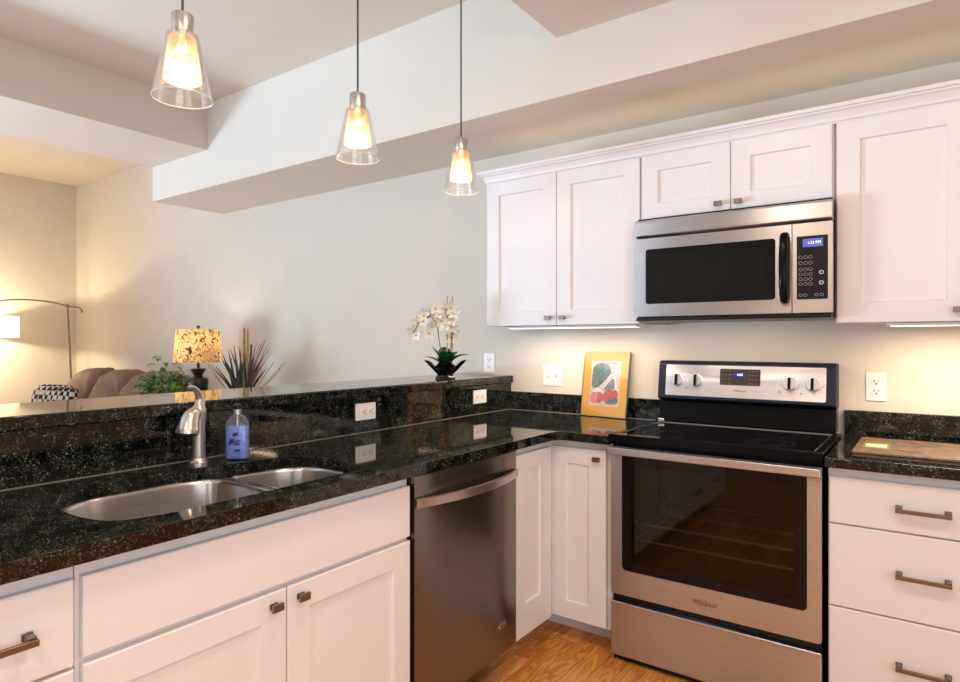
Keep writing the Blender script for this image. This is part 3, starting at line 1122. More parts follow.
def logo(parent, P, a, b, h):
    text('lettering', 'Whirlpool', M['ink_dark'], parent, P, a, b, h, shear=0.35, stretch=0.82)
    lg = MB()
    o_ = [(a - h * 0.35 + h * 1.5 * math.cos(2 * PI * k / 28), b + h * 0.62 * math.sin(2 * PI * k / 28) + h * 0.35 * math.cos(2 * PI * k / 28)) for k in range(28)]
    i_ = [(a - h * 0.35 + (x - a + h * 0.35) * 0.965, b + (z - b) * 0.90 + h * 0.03) for x, z in o_]
    lg.fill([o_, i_], P, -0.001, 0.0005)
    lg.build('emblem', M['pewter'], parent)


logo(od, PR, -0.692, 0.321, 0.0185)
# storage drawer
b = MB()
pbox(PR, RL, RR_, 0.028, 0.236, 0.0, 0.02, b)
pbox(PR, RL, RR_, 0.2361, 0.248, -0.008, 0.02, b)
b.build('storage_drawer', M['steel_range'], ra, bevel=0.004, seg=3)
b = MB()
b.box(RL + 0.004, RR_ - 0.004, 2.4085, 2.4118, 0.004, 0.30)
b.box(RL + 0.01, RR_ - 0.01, 2.42, 2.95, 0.0, 0.03)
b.build('plinth', M['blackplastic'], ra)
# cooktop
b = MB()
lo_ = rrect(RL - 0.004, RR_ + 0.004, 2.362, 2.918, 0.010)
li_ = rrect(RL + 0.022, RR_ - 0.022, 2.405, 2.885, 0.004)
b.fill([lo_, li_], lambda a, b_, d: (a, b_, 0.925 - d), 0, 0.028)
ct = b.build('cooktop_frame', M['black'], ra, bevel=0.006, seg=3)
MB().fill([rrect(RL + 0.0225, RR_ - 0.0225, 2.4055, 2.8845, 0.004), rrect(RL + 0.0255, RR_ - 0.0255, 2.4085, 2.8815, 0.003)], lambda a, b_, d: (a, b_, 0.9235 - d), 0, 0.003).build('cooktop_edge_highlight', M['nickel'], ra)  # added ring standing in for bright highlight lines along the frame edge
ck = box(RL + 0.0225, RR_ - 0.0225, 2.4055, 2.8845, 0.905, 0.9205).build('cooktop_glass', M['blackglass'], ra)
for x, y, r in ((-0.87, 2.53, 0.105), (-0.49, 2.53, 0.085), (-0.87, 2.76, 0.08), (-0.49, 2.76, 0.10)):
    for q in (r, r * 0.6):
        b = MB()
        o_ = [(x + q * math.cos(2 * PI * k / 40), y + q * math.sin(2 * PI * k / 40)) for k in range(40)]
        i_ = [(x + (q - 0.003) * math.cos(2 * PI * k / 40), y + (q - 0.003) * math.sin(2 * PI * k / 40)) for k in range(40)]
        b.fill([o_, i_], lambda a, b_, d: (a, b_, 0.9209 - d), 0, 0.0004)
        b.build('burner_ring', M['burner'], ck)
b = MB()
b.box(RL + 0.02, RL + 0.05, 2.868, 2.888, 0.9255, 0.938)
b.build('rear_bracket', M['chrome'], ra, bevel=0.002)
# back console
b = MB()
b.rings([[(x, 2.895, 0.926), (x, 2.905, 1.02), (x, 2.985, 1.02), (x, 2.985, 0.926)] for x in (RL + 0.018, RR_ - 0.014)])
b.build('console_base', M['black'], ra, bevel=0.003)
TILT = 0.16


def PC(a, bb, d):
    """console face, leaning back"""
    return (a, 2.880 + (bb - 1.036) * TILT + d, bb)


b = MB()
b.rings([[PC(x, 1.022, 0.03), PC(x, 1.036, 0.0), PC(x, 1.196, 0), PC(x, 1.208, 0.012), (x, 2.985, 1.208), (x, 2.985, 1.022)] for x in (RL + 0.014, RR_ - 0.012)])
cn = b.build('console', M['navy'], ra, bevel=0.005, seg=3)
face = MB().fill([rrect(-1.012, -0.350, 1.050, 1.190, 0.006)], PC, -0.0025, 0.001)
face.mat = 1
dsp = MB().fill([rrect(-0.768, -0.600, 1.106, 1.176, 0.005)], PC, -0.0045, -0.0024)
dsp.mat = 1
sc2 = MB().fill([rrect(-0.712, -0.658, 1.139, 1.165)], PC, -0.0055, -0.0044)
sc2.build('clock_display', M['screen_dark'], cn)
text('clock_digits', '6:05', M['digits'], cn, PC, -0.683, 1.152, 0.010, d=-0.0060)
for r_, zz in enumerate((1.168, 1.150, 1.132, 1.114)):
    for a in (-0.757, -0.742, -0.727, -0.645, -0.631, -0.615):
        if r_ == 3 or a < -0.72 or a > -0.66:
            pbox(PC, a - 0.004, a + 0.004, zz - 0.002, zz + 0.002, -0.0050, -0.0044, dsp)
dsp.build('display_panel', [simple('charcoal_panel', (0.040, 0.033, 0.031), 0.4, spec=0.3), simple('faint_button_print', (0.11, 0.10, 0.10), 0.5)], cn)
text('lettering', 'Whirlpool', M['ink_dark'], cn, PC, -0.684, 1.082, 0.010, d=-0.0030, shear=0.3, stretch=0.85)
for a in (-0.958, -0.872, -0.484, -0.398):
    axis0 = Vector(PC(a, 1.120, -0.0025))
    nn = (Vector(PC(a, 1.120, -1)) - Vector(PC(a, 1.120, 0)))
    nn = Vector((0, -1, TILT)).normalized()
    k_ = MB().tube([axis0, axis0 + nn * 0.012, axis0 + nn * 0.016], [0.0285, 0.0275, 0.0250], 28).build('control_knob', M['knob'], cn)
    k_['label'] = 'round satin metal burner knob'
    q = axis0 + nn * 0.016
    gb = MB()
    pts = [q + Vector((sx * 0.0052, 0, 0)) + Vector((0, TILT, 1)).normalized() * (sz * 0.0245) for sx, sz in ((-1, -1), (1, -1), (1, 1), (-1, 1))]
    gb.rings([pts, [p + nn * 0.010 for p in pts]])
    gb.build('grip', M['black'], k_, bevel=0.001)
    for kk in range(9):
        an = math.radians(-130 + kk * 32.5)
        pbox(PC, a + 0.036 * math.sin(an) - 0.0012, a + 0.036 * math.sin(an) + 0.0012, 1.120 + 0.036 * math.cos(an) - 0.0012, 1.120 + 0.036 * math.cos(an) + 0.0012, -0.0029, -0.0024, face)
pl = Vector(PC(-0.524, 1.086, -0.002))
MB().tube([pl, pl + Vector((0, -0.006, 0.001))], [0.007, 0.006], 16).build('indicator_lamp', M['nickel'], cn)
for a, z in ((-0.915, 1.088), (-0.441, 1.082)):
    pbox(PC, a - 0.002, a + 0.002, z - 0.005, z + 0.003, -0.0030, -0.0024, face)
face.build('control_panel', [steel('console_steel', (0.79, 0.79, 0.83), 'x', 0.34), M['print_grey']], cn)

# ------------------------------------------------------------------ microwave
mw = thing('microwave', (-0.671, 2.8, 1.39), 'stainless over the range microwave hung under the short cabinet', 'microwave')
PM = PY(2.60)
ML, MR_ = -1.047, -0.294
box(ML + 0.003, MR_ - 0.003, 2.625, WB, 1.392, 1.829).build('body', M['blackplastic'], mw, bevel=0.003)
b = MB()
b.rings([[(x, 2.612, 1.744), (x, 2.598, 1.752), (x, 2.600, 1.812), (x, 2.612, 1.820), (x, 2.64, 1.820), (x, 2.64, 1.744)] for x in (ML, MR_)])
b.build('vent_panel', M['steel_x'], mw, bevel=0.003)
b = MB()
b.fill([rrect(ML, -0.4295, 1.405, 1.739, [0.004, 0.002, 0.002, 0.004]), rrect(-0.999, -0.486, 1.458, 1.692, 0.012)], PM, 0.0, 0.03)
md = b.build('door', M['steel_x'], mw, bevel=0.006, seg=3)
MB().fill([rrect(-1.0, -0.485, 1.457, 1.693), rrect(-0.965, -0.52, 1.485, 1.668, 0.006)], PM, 0.003, 0.012).build('window_border', M['blackglass'], md)
MB().fill([rrect(-0.9655, -0.5195, 1.4845, 1.6685)], PM, 0.0035, 0.0095).build('window_glass', M['micro_pane'], md)
box(-0.98, -0.505, 2.618, 2.622, 1.47, 1.68).build('window_screen', simple('grey_screen', (0.035, 0.03, 0.035), 0.6, var=0.05, scale=400), md)
hb = curve([(-0.4525, 2.598, 1.450), (-0.4525, 2.575, 1.462), (-0.4525, 2.560, 1.52), (-0.4525, 2.557, 1.577), (-0.4525, 2.560, 1.63), (-0.4525, 2.575, 1.690), (-0.4525, 2.598, 1.702)], 5)
MB().tube(hb, 0.0145, 12, sq=0.75).build('handle', M['black'], md, angle=60)
b = MB()
b.fill([rrect(-0.4265, MR_, 1.405, 1.739, [0.002, 0.004, 0.004, 0.002])], PM, 0.0, 0.03)
mp_ = b.build('control_panel', M['steel_x'], mw, bevel=0.006, seg=3)
bt_ = MB().fill([rrect(-0.412, -0.309, 1.455, 1.690, 0.004)], PM, -0.0015, 0.002)
bt_.mat = 1
MB().fill([rrect(-0.392, -0.325, 1.649, 1.679)], PM, -0.0025, -0.001).build('display', M['screen'], mp_)
text('display_digits', '1:23 PM', M['digits'], mp_, PM, -0.354, 1.664, 0.0095, d=-0.0030)


def key(a, z, r, wid=0.0011):
    o_ = [(a + r * math.cos(2 * PI * k / 14), z + r * 0.9 * math.sin(2 * PI * k / 14)) for k in range(14)]
    i_ = [(a + (r - wid) * math.cos(2 * PI * k / 14), z + (r - wid) * 0.9 * math.sin(2 * PI * k / 14)) for k in range(14)]
    bt_.fill([o_, i_], PM, -0.0022, -0.0014)


for r_, z in enumerate((1.612, 1.590, 1.566, 1.548, 1.530, 1.512)):
    for a in (-0.399, -0.382, -0.366):
        key(a, z, 0.0066)
for a in (-0.399, -0.383, -0.347, -0.329):
    key(a, 1.471, 0.0062)
for z in (1.553, 1.515):
    key(-0.330, z, 0.0085, 0.004)
bt_.build('keypad', [M['blackplastic'], M['print_light']], mp_)
b = MB().box(ML + 0.004, MR_ - 0.004, 2.602, 2.95, 1.386, 1.400)
b.build('base_grille', M['blackplastic'], mw, bevel=0.002)

# ------------------------------------------------------------------ outlets and switches


def outlet(P, a, z, label, horizontal=False, kind='duplex', w_=0.070, h_=0.114, dx=0):
    nm = {'duplex': 'wall_outlet', 'double': 'wall_switch', 'toggle': 'wall_switch'}[kind]
    t = thing(nm, P(a, z, 0), label, 'outlet' if kind == 'duplex' else 'switch')
    if horizontal:
        Q = lambda x, y, d: P(a + y, z - x, d)
    else:
        Q = lambda x, y, d: P(a + x, z + y, d)
    ww = w_ / 2
    MB().fill([rrect(-ww, ww, -h_ / 2, h_ / 2, 0.004)], Q, -0.005, -0.0003).build('plate', M['plate'], t, bevel=0.002)
    if kind == 'duplex':
        for y in (-0.0195 + dx, 0.0195 + dx):
            f_ = MB().fill([rrect(-0.016, 0.016, y - 0.014, y + 0.014, 0.010)], Q, -0.0075, -0.004).build('socket', M['plate'], t, bevel=0.001)
            s_ = MB()
            pbox(Q, -0.0085, -0.0055, y - 0.002, y + 0.008, -0.0079, -0.0074, s_)
            pbox(Q, 0.0055, 0.0085, y - 0.001, y + 0.007, -0.0079, -0.0074, s_)
            s_.fill([[(0.0035 * math.cos(k * PI / 5), y - 0.0075 + 0.0035 * math.sin(k * PI / 5)) for k in range(10)]], Q, -0.0079, -0.0074)
            s_.build('slots', M['slot'], f_)
    else:
        for x in ((-0.023, 0.023) if kind == 'double' else (0.0,)):
            s_ = MB()
            pbox(Q, x - 0.006, x + 0.006, -0.013, 0.013, -0.0065, -0.004, s_)
            s_.build('switch_surround', M['print_light'], t)
            s_ = MB()
            s_.rings([[Q(x - 0.004, y, d) for y, d in ((-0.009, -0.006), (0.002, -0.016), (0.009, -0.014), (0.007, -0.006))], [Q(x + 0.004, y, d) for y, d in ((-0.009, -0.006), (0.002, -0.016), (0.009, -0.014), (0.007, -0.006))]])
            s_.build('toggle', M['plate'], t, bevel=0.0008)
    return t


PW = PY(YB)
outlet(PW, -1.676, 1.114, 'white double switch plate on the wall next to the framed print', kind='double', w_=0.116)
outlet(PW, -0.184, 1.115, 'white upright outlet on the wall above the painted board')
outlet(PW, -2.096, 1.172, 'white upright outlet on the wall just above the bar top', w_=0.074)
outlet(PW, -2.43, 1.172, 'white switch plate on the wall partly hidden behind the orchid', kind='toggle')
PG = PX(-1.9443)
outlet(PG, 1.865, 1.003, 'white sideways outlet in the granite riser closest to the sink', horizontal=True, dx=0.012)
outlet(PG, 2.690, 1.006, 'white sideways outlet in the granite riser beneath the orchid', horizontal=True, dx=-0.002)

# ------------------------------------------------------------------ pendant lamps


def pendant(x, y, label, z0=1.965):
    t = thing('pendant_lamp', (x, y, z0), label, 'lamp', 'pendant lamps above the bar')
    MB().lathe([(0.0, ZT), (0.06, ZT), (0.06, ZT - 0.012), (0.045, ZT - 0.024), (0.0, ZT - 0.026)], (x, y, 0), 24).build('ceiling_canopy', M['nickel'], t)
    MB().tube([(x, y, ZT - 0.02), (x, y, z0 + 0.23)], 0.0036, 8).build('cord', simple('dark_cord', (0.06, 0.06, 0.075), 0.5), t)
    MB().lathe([(0.006, 0.236), (0.027, 0.235), (0.029, 0.232), (0.029, 0.184), (0.026, 0.177), (0.0, 0.176)], (x, y, z0), 24).build('socket_cap', M['lampnickel'], t)
    sh = MB().lathe([(0.026, 0.181), (0.040, 0.180), (0.0435, 0.172), (0.0785, 0.006), (0.0795, 0.0), (0.0770, 0.0005), (0.0762, 0.006), (0.0412, 0.171), (0.039, 0.177), (0.026, 0.178)], (x, y, z0), 40, cap=False)
    sh.build('glass_shade', M['glass'], t, angle=60)
    MB().lathe([(0.0775, 0.0015), (0.0790, 0.0030), (0.0800, 0.0012), (0.0790, -0.0006), (0.0775, 0.0015)], (x, y, z0), 40, cap=False).build('shade_rim', clear_glass('rim_glass', pale_mix=0.45, edge=0.7), t)  # more pale diffuse here, for a brighter rim
    MB().lathe([(0.026, 0.1755), (0.036, 0.172), (0.049, 0.055), (0.0495, 0.050), (0.048, 0.050), (0.0475, 0.055), (0.0345, 0.170), (0.026, 0.1735)], (x, y, z0), 32, cap=False).build('inner_sleeve', M['sleeve'], t, angle=60)
    MB().lathe([(0.008, 0.1765), (0.009, 0.150), (0.013, 0.130), (0.0155, 0.115), (0.014, 0.100), (0.008, 0.091), (0.0, 0.088)], (x, y, z0), 20).build('bulb', M['bulb'], t)
    point('pendant_glow', (x, y, z0 + 0.064), 2.3, (1.0, 0.78, 0.54), 0.018)


pendant(-1.70, 0.935, 'largest looking glass cone pendant above the sink, nearest the viewer', 1.977)
pendant(-1.70, 1.594, 'glass cone pendant hanging between the other two')
pendant(-1.70, 2.212, 'glass cone pendant hanging closest to the wall cabinets')

# ------------------------------------------------------------------ framed print
fr = thing('framed_picture', (-1.35, 2.93, 0.914), 'silver framed vegetable print with yellow mat leaning on the backsplash', 'picture')
FW_, FH_ = 0.262, 0.335
fl = 0.17
ux = Vector((1, -0.10, 0)).normalized()
uz = Vector((0.0, math.sin(fl), math.cos(fl)))
un = ux.cross(uz).normalized()       # towards the room (-y)
f0 = Vector((-1.350, 2.930, 0.9155))


def PF(a, bb, d):
    return f0 + ux * a + uz * bb - un * d


MB().fill([rrect(-FW_ / 2, FW_ / 2, 0, FH_), rrect(-FW_ / 2 + 0.005, FW_ / 2 - 0.005, 0.005, FH_ - 0.005)], PF, -0.004, 0.011).build('frame', M['pewter'], fr, bevel=0.001)
MB().fill([rrect(-FW_ / 2 + 0.004, FW_ / 2 - 0.004, 0.004, FH_ - 0.004), rrect(-0.086, 0.086, 0.056, 0.288)], PF, -0.002, 0.004).build('mat', M['art_mat'], fr)
MB().fill([rrect(-0.09, 0.09, 0.050, 0.292)], PF, 0.0, 0.003).build('print', M['paper'], fr)


def blob(pts, mat, name, lift):
    MB().fill([smooth_loop([(-0.086 + 0.172 * a, 0.056 + 0.232 * b_) for a, b_ in pts], 4)], PF, -0.0003 - lift, 0.0002).build(name, mat, fr)


blob([(0.06, 0.42), (0.05, 0.62), (0.08, 0.84), (0.20, 0.93), (0.36, 0.95), (0.55, 0.92), (0.66, 0.80), (0.66, 0.66), (0.52, 0.56), (0.36, 0.46), (0.22, 0.40)], M['art_teal'], 'printed_greens', 0.0001)
blob([(0.34, 0.44), (0.52, 0.58), (0.70, 0.74), (0.80, 0.70), (0.66, 0.54), (0.46, 0.40)], M['art_white'], 'printed_stalk', 0.0002)
blob([(0.48, 0.38), (0.62, 0.52), (0.76, 0.60), (0.82, 0.44), (0.74, 0.32), (0.58, 0.30)], M['art_grey'], 'printed_squash', 0.0003)
blob([(0.76, 0.66), (0.84, 0.72), (0.92, 0.56), (0.92, 0.36), (0.85, 0.38), (0.82, 0.52)], M['art_white'], 'printed_stalk', 0.0002)
blob([(0.04, 0.30), (0.20, 0.40), (0.38, 0.38), (0.50, 0.28), (0.38, 0.31), (0.20, 0.30)], M['art_white'], 'printed_stalk', 0.0005)
blob([(0.04, 0.08), (0.06, 0.26), (0.22, 0.32), (0.40, 0.27), (0.46, 0.12), (0.28, 0.05)], M['art_pink'], 'printed_beet', 0.0003)
blob([(0.26, 0.10), (0.28, 0.24), (0.40, 0.28), (0.46, 0.16), (0.38, 0.08)], M['art_red'], 'printed_radish', 0.0004)
blob([(0.42, 0.16), (0.48, 0.29), (0.70, 0.36), (0.92, 0.34), (0.94, 0.22), (0.76, 0.17), (0.56, 0.08)], M['art_red'], 'printed_tomato', 0.0004)
blob([(0.54, 0.07), (0.70, 0.16), (0.93, 0.20), (0.93, 0.08), (0.74, 0.04)], M['art_teal'], 'printed_greens', 0.0005)
b = MB()
for pts in ([(0.34, 0.44), (0.52, 0.58), (0.70, 0.74), (0.80, 0.70)], [(0.40, 0.42), (0.60, 0.58), (0.78, 0.66)], [(0.80, 0.70), (0.88, 0.60), (0.92, 0.38)], [(0.04, 0.30), (0.20, 0.40), (0.38, 0.38), (0.50, 0.28)],
            [(0.28, 0.06), (0.30, 0.20), (0.40, 0.28)], [(0.46, 0.12), (0.60, 0.20), (0.92, 0.21)], [(0.18, 0.55), (0.30, 0.72), (0.46, 0.84)], [(0.30, 0.50), (0.42, 0.68), (0.60, 0.74)], [(0.10, 0.62), (0.18, 0.80), (0.30, 0.90)]):
    b.tube([PF(-0.086 + 0.172 * p[0], 0.056 + 0.232 * p[1], -0.0009) for p in curve([(x, y, 0) for x, y in pts], 4)], 0.0011, 5)
b.build('printed_outlines', M['print_grey'], fr)
b = MB()
pbox(PF, 0.006, 0.058, 0.272, 0.277, -0.0005, 0.0002, b)
pbox(PF, 0.030, 0.066, 0.248, 0.251, -0.0005, 0.0002, b)
b.build('printed_caption', M['art_grey'], fr)
MB().fill([rrect(-FW_ / 2 + 0.005, FW_ / 2 - 0.005, 0.005, FH_ - 0.005)], PF, -0.0035, -0.0022).build('glazing', M['pane'], fr)

# ------------------------------------------------------------------ painted board
bd = thing('serving_board', (0.05, 2.70, 0.914), 'thin painted leaf board lying on the worktop beside the range', 'board')
box(-0.226, 0.34, 2.50, 2.885, 0.9145, 0.9225).build('board', M['board'], bd, bevel=0.002)
b = MB().box(-0.205, -0.122, 2.60, 2.79, 0.9226, 0.9232)
b.build('label_border', M['gold'], bd)
MB().box(-0.196, -0.131, 2.625, 2.71, 0.9233, 0.9236).build('label_field', M['paper'], bd)

# ------------------------------------------------------------------ orchid


def leaf(mb, root, d, length, wid, rise, droop, n=8, fold=0.25):
    """arching leaf strip from root in horizontal direction d"""
    d = Vector(d).normalized()
    sd = Vector((-d.y, d.x, 0))
    if sd.length < 1e-4:
        sd = Vector((1, 0, 0))
    rows = []
    for i in range(n + 1):
        t = i / n
        p = Vector(root) + d * (length * (t - 0.15 * t * t)) + Vector((0, 0, rise * t - droop * t * t))
        w_ = wid * math.sin(PI * min(0.985, 0.10 + 0.885 * t)) ** 0.8
        rows.append([p - sd * w_ + Vector((0, 0, w_ * fold)), p, p + sd * w_ + Vector((0, 0, w_ * fold))])
    mb.rings(rows, cap=False, close=False)
    return mb


OX, OY, OZ = -2.035, 2.515, 1.1055
orc = thing('potted_orchid', (OX, OY, OZ), 'cream orchid in a black pointed bowl on the bar top', 'plant')
rot = 0.62498


def ob(u, v, z):
    return (OX + u * math.cos(rot) - v * math.sin(rot), OY + u * math.sin(rot) + v * math.cos(rot), OZ + z)


def star(h, dip, z, thick=0.0):
    out = []
    for k in range(32):
        a = 2 * PI * k / 32
        s_ = abs(math.cos(2 * a))           # 1 at corners (0, 90, 180, 270)
        r_ = h * (1 / (abs(math.cos(a)) + abs(math.sin(a)))) ** 1.2 - thick
        out.append(ob(r_ * math.cos(a), r_ * math.sin(a), z + dip * (s_ ** 1.6)))
    return out


b = MB()
b.rings([star(0.052, 0, 0.0), star(0.052, 0, 0.006), star(0.038, 0, 0.020), star(0.062, 0.004, 0.040), star(0.086, 0.014, 0.056), star(0.112, 0.034, 0.064), star(0.109, 0.033, 0.064, 0.003), star(0.080, 0.012, 0.055, 0.003), star(0.050, 0.002, 0.042, 0.003)])
b.build('bowl', M['blackglass'], orc, angle=50)
MB().lathe([(0.0, 0.0), (0.055, 0.0), (0.05, 0.006), (0.0, 0.014)], ob(0, 0, 0.052), 16).build('moss', simple('dark_moss', (0.05, 0.055, 0.02), 0.9, var=0.5), orc)
for an, ln, wd, rs, dr in ((-20, 0.150, 0.030, 0.150, 0.085), (200, 0.130, 0.026, 0.115, 0.060), (-75, 0.06, 0.040, 0.150, 0.070), (100, 0.06, 0.034, 0.165, 0.06), (150, 0.100, 0.012, 0.165, 0.055), (-45, 0.095, 0.030, 0.135, 0.075), (235, 0.08, 0.030, 0.130, 0.080), (40, 0.10, 0.026, 0.15, 0.07)):
    a = math.radians(an) + rot
    leaf(MB(), ob(0, 0, 0.058), (math.cos(a), math.sin(a), 0), ln, wd, rs, dr).build('leaf', M['leaf'], orc)
st1 = curve([ob(0.012, 0, 0.06), ob(0.03, 0.0, 0.18), ob(0.03, 0.0, 0.30), ob(0.0, 0.0, 0.355), ob(-0.06, 0, 0.345), ob(-0.115, 0, 0.28)], 6)
st2 = curve([ob(-0.01, 0.01, 0.06), ob(-0.03, 0.01, 0.18), ob(-0.045, 0.01, 0.28), ob(-0.08, 0.0, 0.32), ob(-0.125, -0.01, 0.30), ob(-0.16, -0.01, 0.24)], 6)
for s_ in (st1, st2):
    MB().tube(s_, 0.0026, 6).build('flower_stem', M['stem'], orc)
for u, v, h in ((0.034, 0.004, 0.428), (0.008, -0.004, 0.425)):
    MB().tube([ob(u, v, 0.05), ob(u + 0.002, v, 0.24), ob(u + 0.002, v, h)], 0.0036, 7).build('stake', M['cane'], orc)
petal_rng = random.Random(3)


def flower(c, face, r):
    c = Vector(c)
    f = Vector(face).normalized()
    a0 = f.cross(Vector((0, 0, 1))).normalized()
    b0 = a0.cross(f).normalized()
    mb_ = MB()
    for k in range(5):
        an = 2 * PI * k / 5 + PI / 2 + petal_rng.uniform(-0.15, 0.15)
        dv = a0 * math.cos(an) + b0 * math.sin(an)
        sv = -a0 * math.sin(an) + b0 * math.cos(an)
        rows = []
        for i in range(5):
            t = i / 4
            wv = r * 0.34 * math.sin(PI * (0.10 + 0.86 * t))
            p = c + dv * (r * 1.12 * t) + f * (0.38 * r * t * t)
            rows.append([p - sv * wv + f * 0.06 * r, p, p + sv * wv + f * 0.06 * r])
        mb_.rings(rows, cap=False, close=False)
    o = mb_.build('flower', M['petal'], orc)
    MB().sell(c + f * 0.12 * r, (0.16 * r, 0.16 * r, 0.16 * r), 1, 8, 6).build('flower_heart', M['petal_heart'], o)


fl_pos = [(0.03, 0.365, .036), (0.045, 0.335, .034), (0.015, 0.335, .036), (0.04, 0.30, .036), (0.03, 0.265, .036), (0.045, 0.235, .034), (0.025, 0.215, .032), (-0.01, 0.36, .036),
          (-0.03, 0.335, .034), (-0.05, 0.36, .036), (-0.085, 0.345, .036), (-0.11, 0.325, .034), (-0.145, 0.29, .034), (-0.165, 0.245, .036), (-0.15, 0.225, .030), (-0.085, 0.235, .034), (-0.07, 0.27, .032),
          (-0.02, 0.30, .034), (0.0, 0.275, .034), (-0.115, 0.295, .030)]
for u, z, r in fl_pos:
    v = petal_rng.uniform(-0.03, 0.03)
    flower(ob(u, v, z), (0.6 + petal_rng.uniform(-0.5, 0.5), -0.8, petal_rng.uniform(-0.5, 0.3)), r)

# ------------------------------------------------------------------ living room
ct_ = thing('console_table', (-4.4, 2.62, 0), 'dark wooden console table behind the bar carrying the bird lamp', 'table')
box(-4.93, -3.65, 2.02, 2.88, 0.735, 0.775).build('tabletop', M['wood_dark'], ct_, bevel=0.004)
box(-4.90, -3.70, 2.07, 2.83, 0.66, 0.7348).build('apron', M['wood_dark'], ct_)
for x in (-4.90, -3.75):
    for y in (2.06, 2.79):
        box(x, x + 0.05, y, y + 0.05, 0, 0.6598).build('leg', M['wood_dark'], ct_)

LX, LY, LZ = -4.60, 2.655, 0.7755
tl = thing('table_lamp', (LX, LY, LZ), 'lit table lamp with a printed bird shade and dark turned base', 'lamp')
MB().lathe([(0.0, 0.0), (0.065, 0.0), (0.068, 0.01), (0.055, 0.03), (0.030, 0.07), (0.030, 0.11), (0.060, 0.135), (0.070, 0.15), (0.074, 0.225), (0.066, 0.238), (0.040, 0.246), (0.030, 0.258), (0.054, 0.30), (0.056, 0.312), (0.012, 0.318), (0.010, 0.36)], (LX, LY, LZ), 24).build('base', M['bronze'], tl)
sh = MB()
sh.lathe([(0.176, 0.362), (0.158, 0.612)], (LX, LY, LZ), 40, cap=False)
so = sh.build('lamp_shade', M['shade_bird'], tl)
MB().tube([(LX, LY, LZ + 0.355), (LX, LY, LZ + 0.62)], 0.004, 6).build('harp_rod', M['bronze'], tl)
MB().sell((LX, LY, LZ + 0.632), (0.014, 0.014, 0.014), 1, 12, 8).build('finial', M['bronze'], tl)
MB().tube([(LX - 0.158, LY, LZ + 0.606), (LX + 0.158, LY, LZ + 0.606)], 0.003, 6).build('spider', M['bronze'], tl)
MB().sell((LX + 0.03, LY, LZ + 0.47), (0.024, 0.024, 0.032), 1, 12, 8).build('bulb', emit('table_bulb', (1.0, 0.8, 0.5), 8), tl)
point('table_lamp_glow', (LX - 0.03, LY, LZ + 0.50), 3.2, (1.0, 0.80, 0.56), 0.03)

rng = random.Random(11)
GX, GY = -4.37, 2.275
gp = thing('potted_plant', (GX, GY, 0.7755), 'leafy green bush in a white pot next to the bird lamp', 'plant')
MB().lathe([(0.0, 0.0), (0.075, 0.0), (0.10, 0.13), (0.105, 0.14), (0.092, 0.14), (0.085, 0.11), (0.0, 0.11)], (GX, GY, 0.7755), 24).build('pot', M['pot'], gp)
b = MB()
for k in range(190):
    a = rng.uniform(0, 2 * PI)
    r_ = 0.17 * math.sqrt(rng.random())
    root = (GX + r_ * math.cos(a) * 1.0, GY + r_ * math.sin(a) * 0.8, 0.7755 + 0.13 + 0.27 * rng.random() * (1.2 - r_ / 0.20))
    a2 = a + rng.uniform(-0.8, 0.8)
    leaf(b, root, (math.cos(a2), math.sin(a2), 0), rng.uniform(0.05, 0.10), rng.uniform(0.012, 0.022), rng.uniform(0.0, 0.06), rng.uniform(0.02, 0.07), 5)
b.build('foliage', M['leaf_bush'], gp)
b = MB()
for k in range(9):
    a = rng.uniform(0, 2 * PI)
    b.tube(curve([(GX, GY, 0.88), (GX + 0.06 * math.cos(a), GY + 0.06 * math.sin(a), 1.0), (GX + 0.14 * math.cos(a), GY + 0.12 * math.sin(a), 1.07)], 4), 0.003, 5)
b.build('stems', M['stem'], gp)

AX, AY = -4.03, 2.66
ga = thing('grass_arrangement', (AX, AY, 0.7755), 'dried arrangement of dark blades and pale canes near the bird lamp', 'plant')
MB().lathe([(0.0, 0.0), (0.06, 0.0), (0.075, 0.06), (0.07, 0.12), (0.055, 0.12), (0.05, 0.10), (0.0, 0.10)], (AX, AY, 0.7755), 24).build('vase', M['bronze'], ga)


def gb_(u, z, v=0.0):
    return Vector((AX + u * math.cos(rot) - v * math.sin(rot), AY + u * math.sin(rot) + v * math.cos(rot), 0.7755 + z))


for u, h in ((0.012, 0.62), (0.036, 0.615)):
    c_ = MB()
    zz = 0.05
    pts, rs = [], []
    while zz < h:
        pts += [gb_(u, zz), gb_(u, zz + 0.004)]
        rs += [0.0085, 0.0105]
        zz += 0.09
    c_.tube(pts + [gb_(u, h)], rs + [0.0085], 10)
    c_.build('cane', M['cane'], ga)
MB().tube([gb_(0.062, 0.05), gb_(0.064, 0.50)], 0.006, 8).build('reed', M['wood_dark'], ga)
for k in range(30):
    u0 = rng.uniform(-0.05, 0.05)
    dx = u0 * 1.2 + rng.uniform(-0.14, 0.11)
    h = 0.30 + rng.uniform(0.02, 0.20)
    v1 = rng.uniform(-0.06, 0.06)
    sl = MB()
    pts = curve([gb_(u0, 0.08), gb_(u0 + dx * 0.35, h * 0.6, v1 * 0.5), gb_(u0 + dx, h, v1)], 4)
    sd = Vector((math.cos(rot), math.sin(rot), 0))
    rows = []
    for i, p in enumerate(pts):
        t = i / (len(pts) - 1)
        wv = 0.011 * (1 - t ** 2.5) + 0.0006
        rows.append([p - sd * wv, p + Vector((0, 0.003, 0)), p + sd * wv])
    sl.rings(rows, cap=False, close=False)
    sl.build('blade', M['blade'], ga)
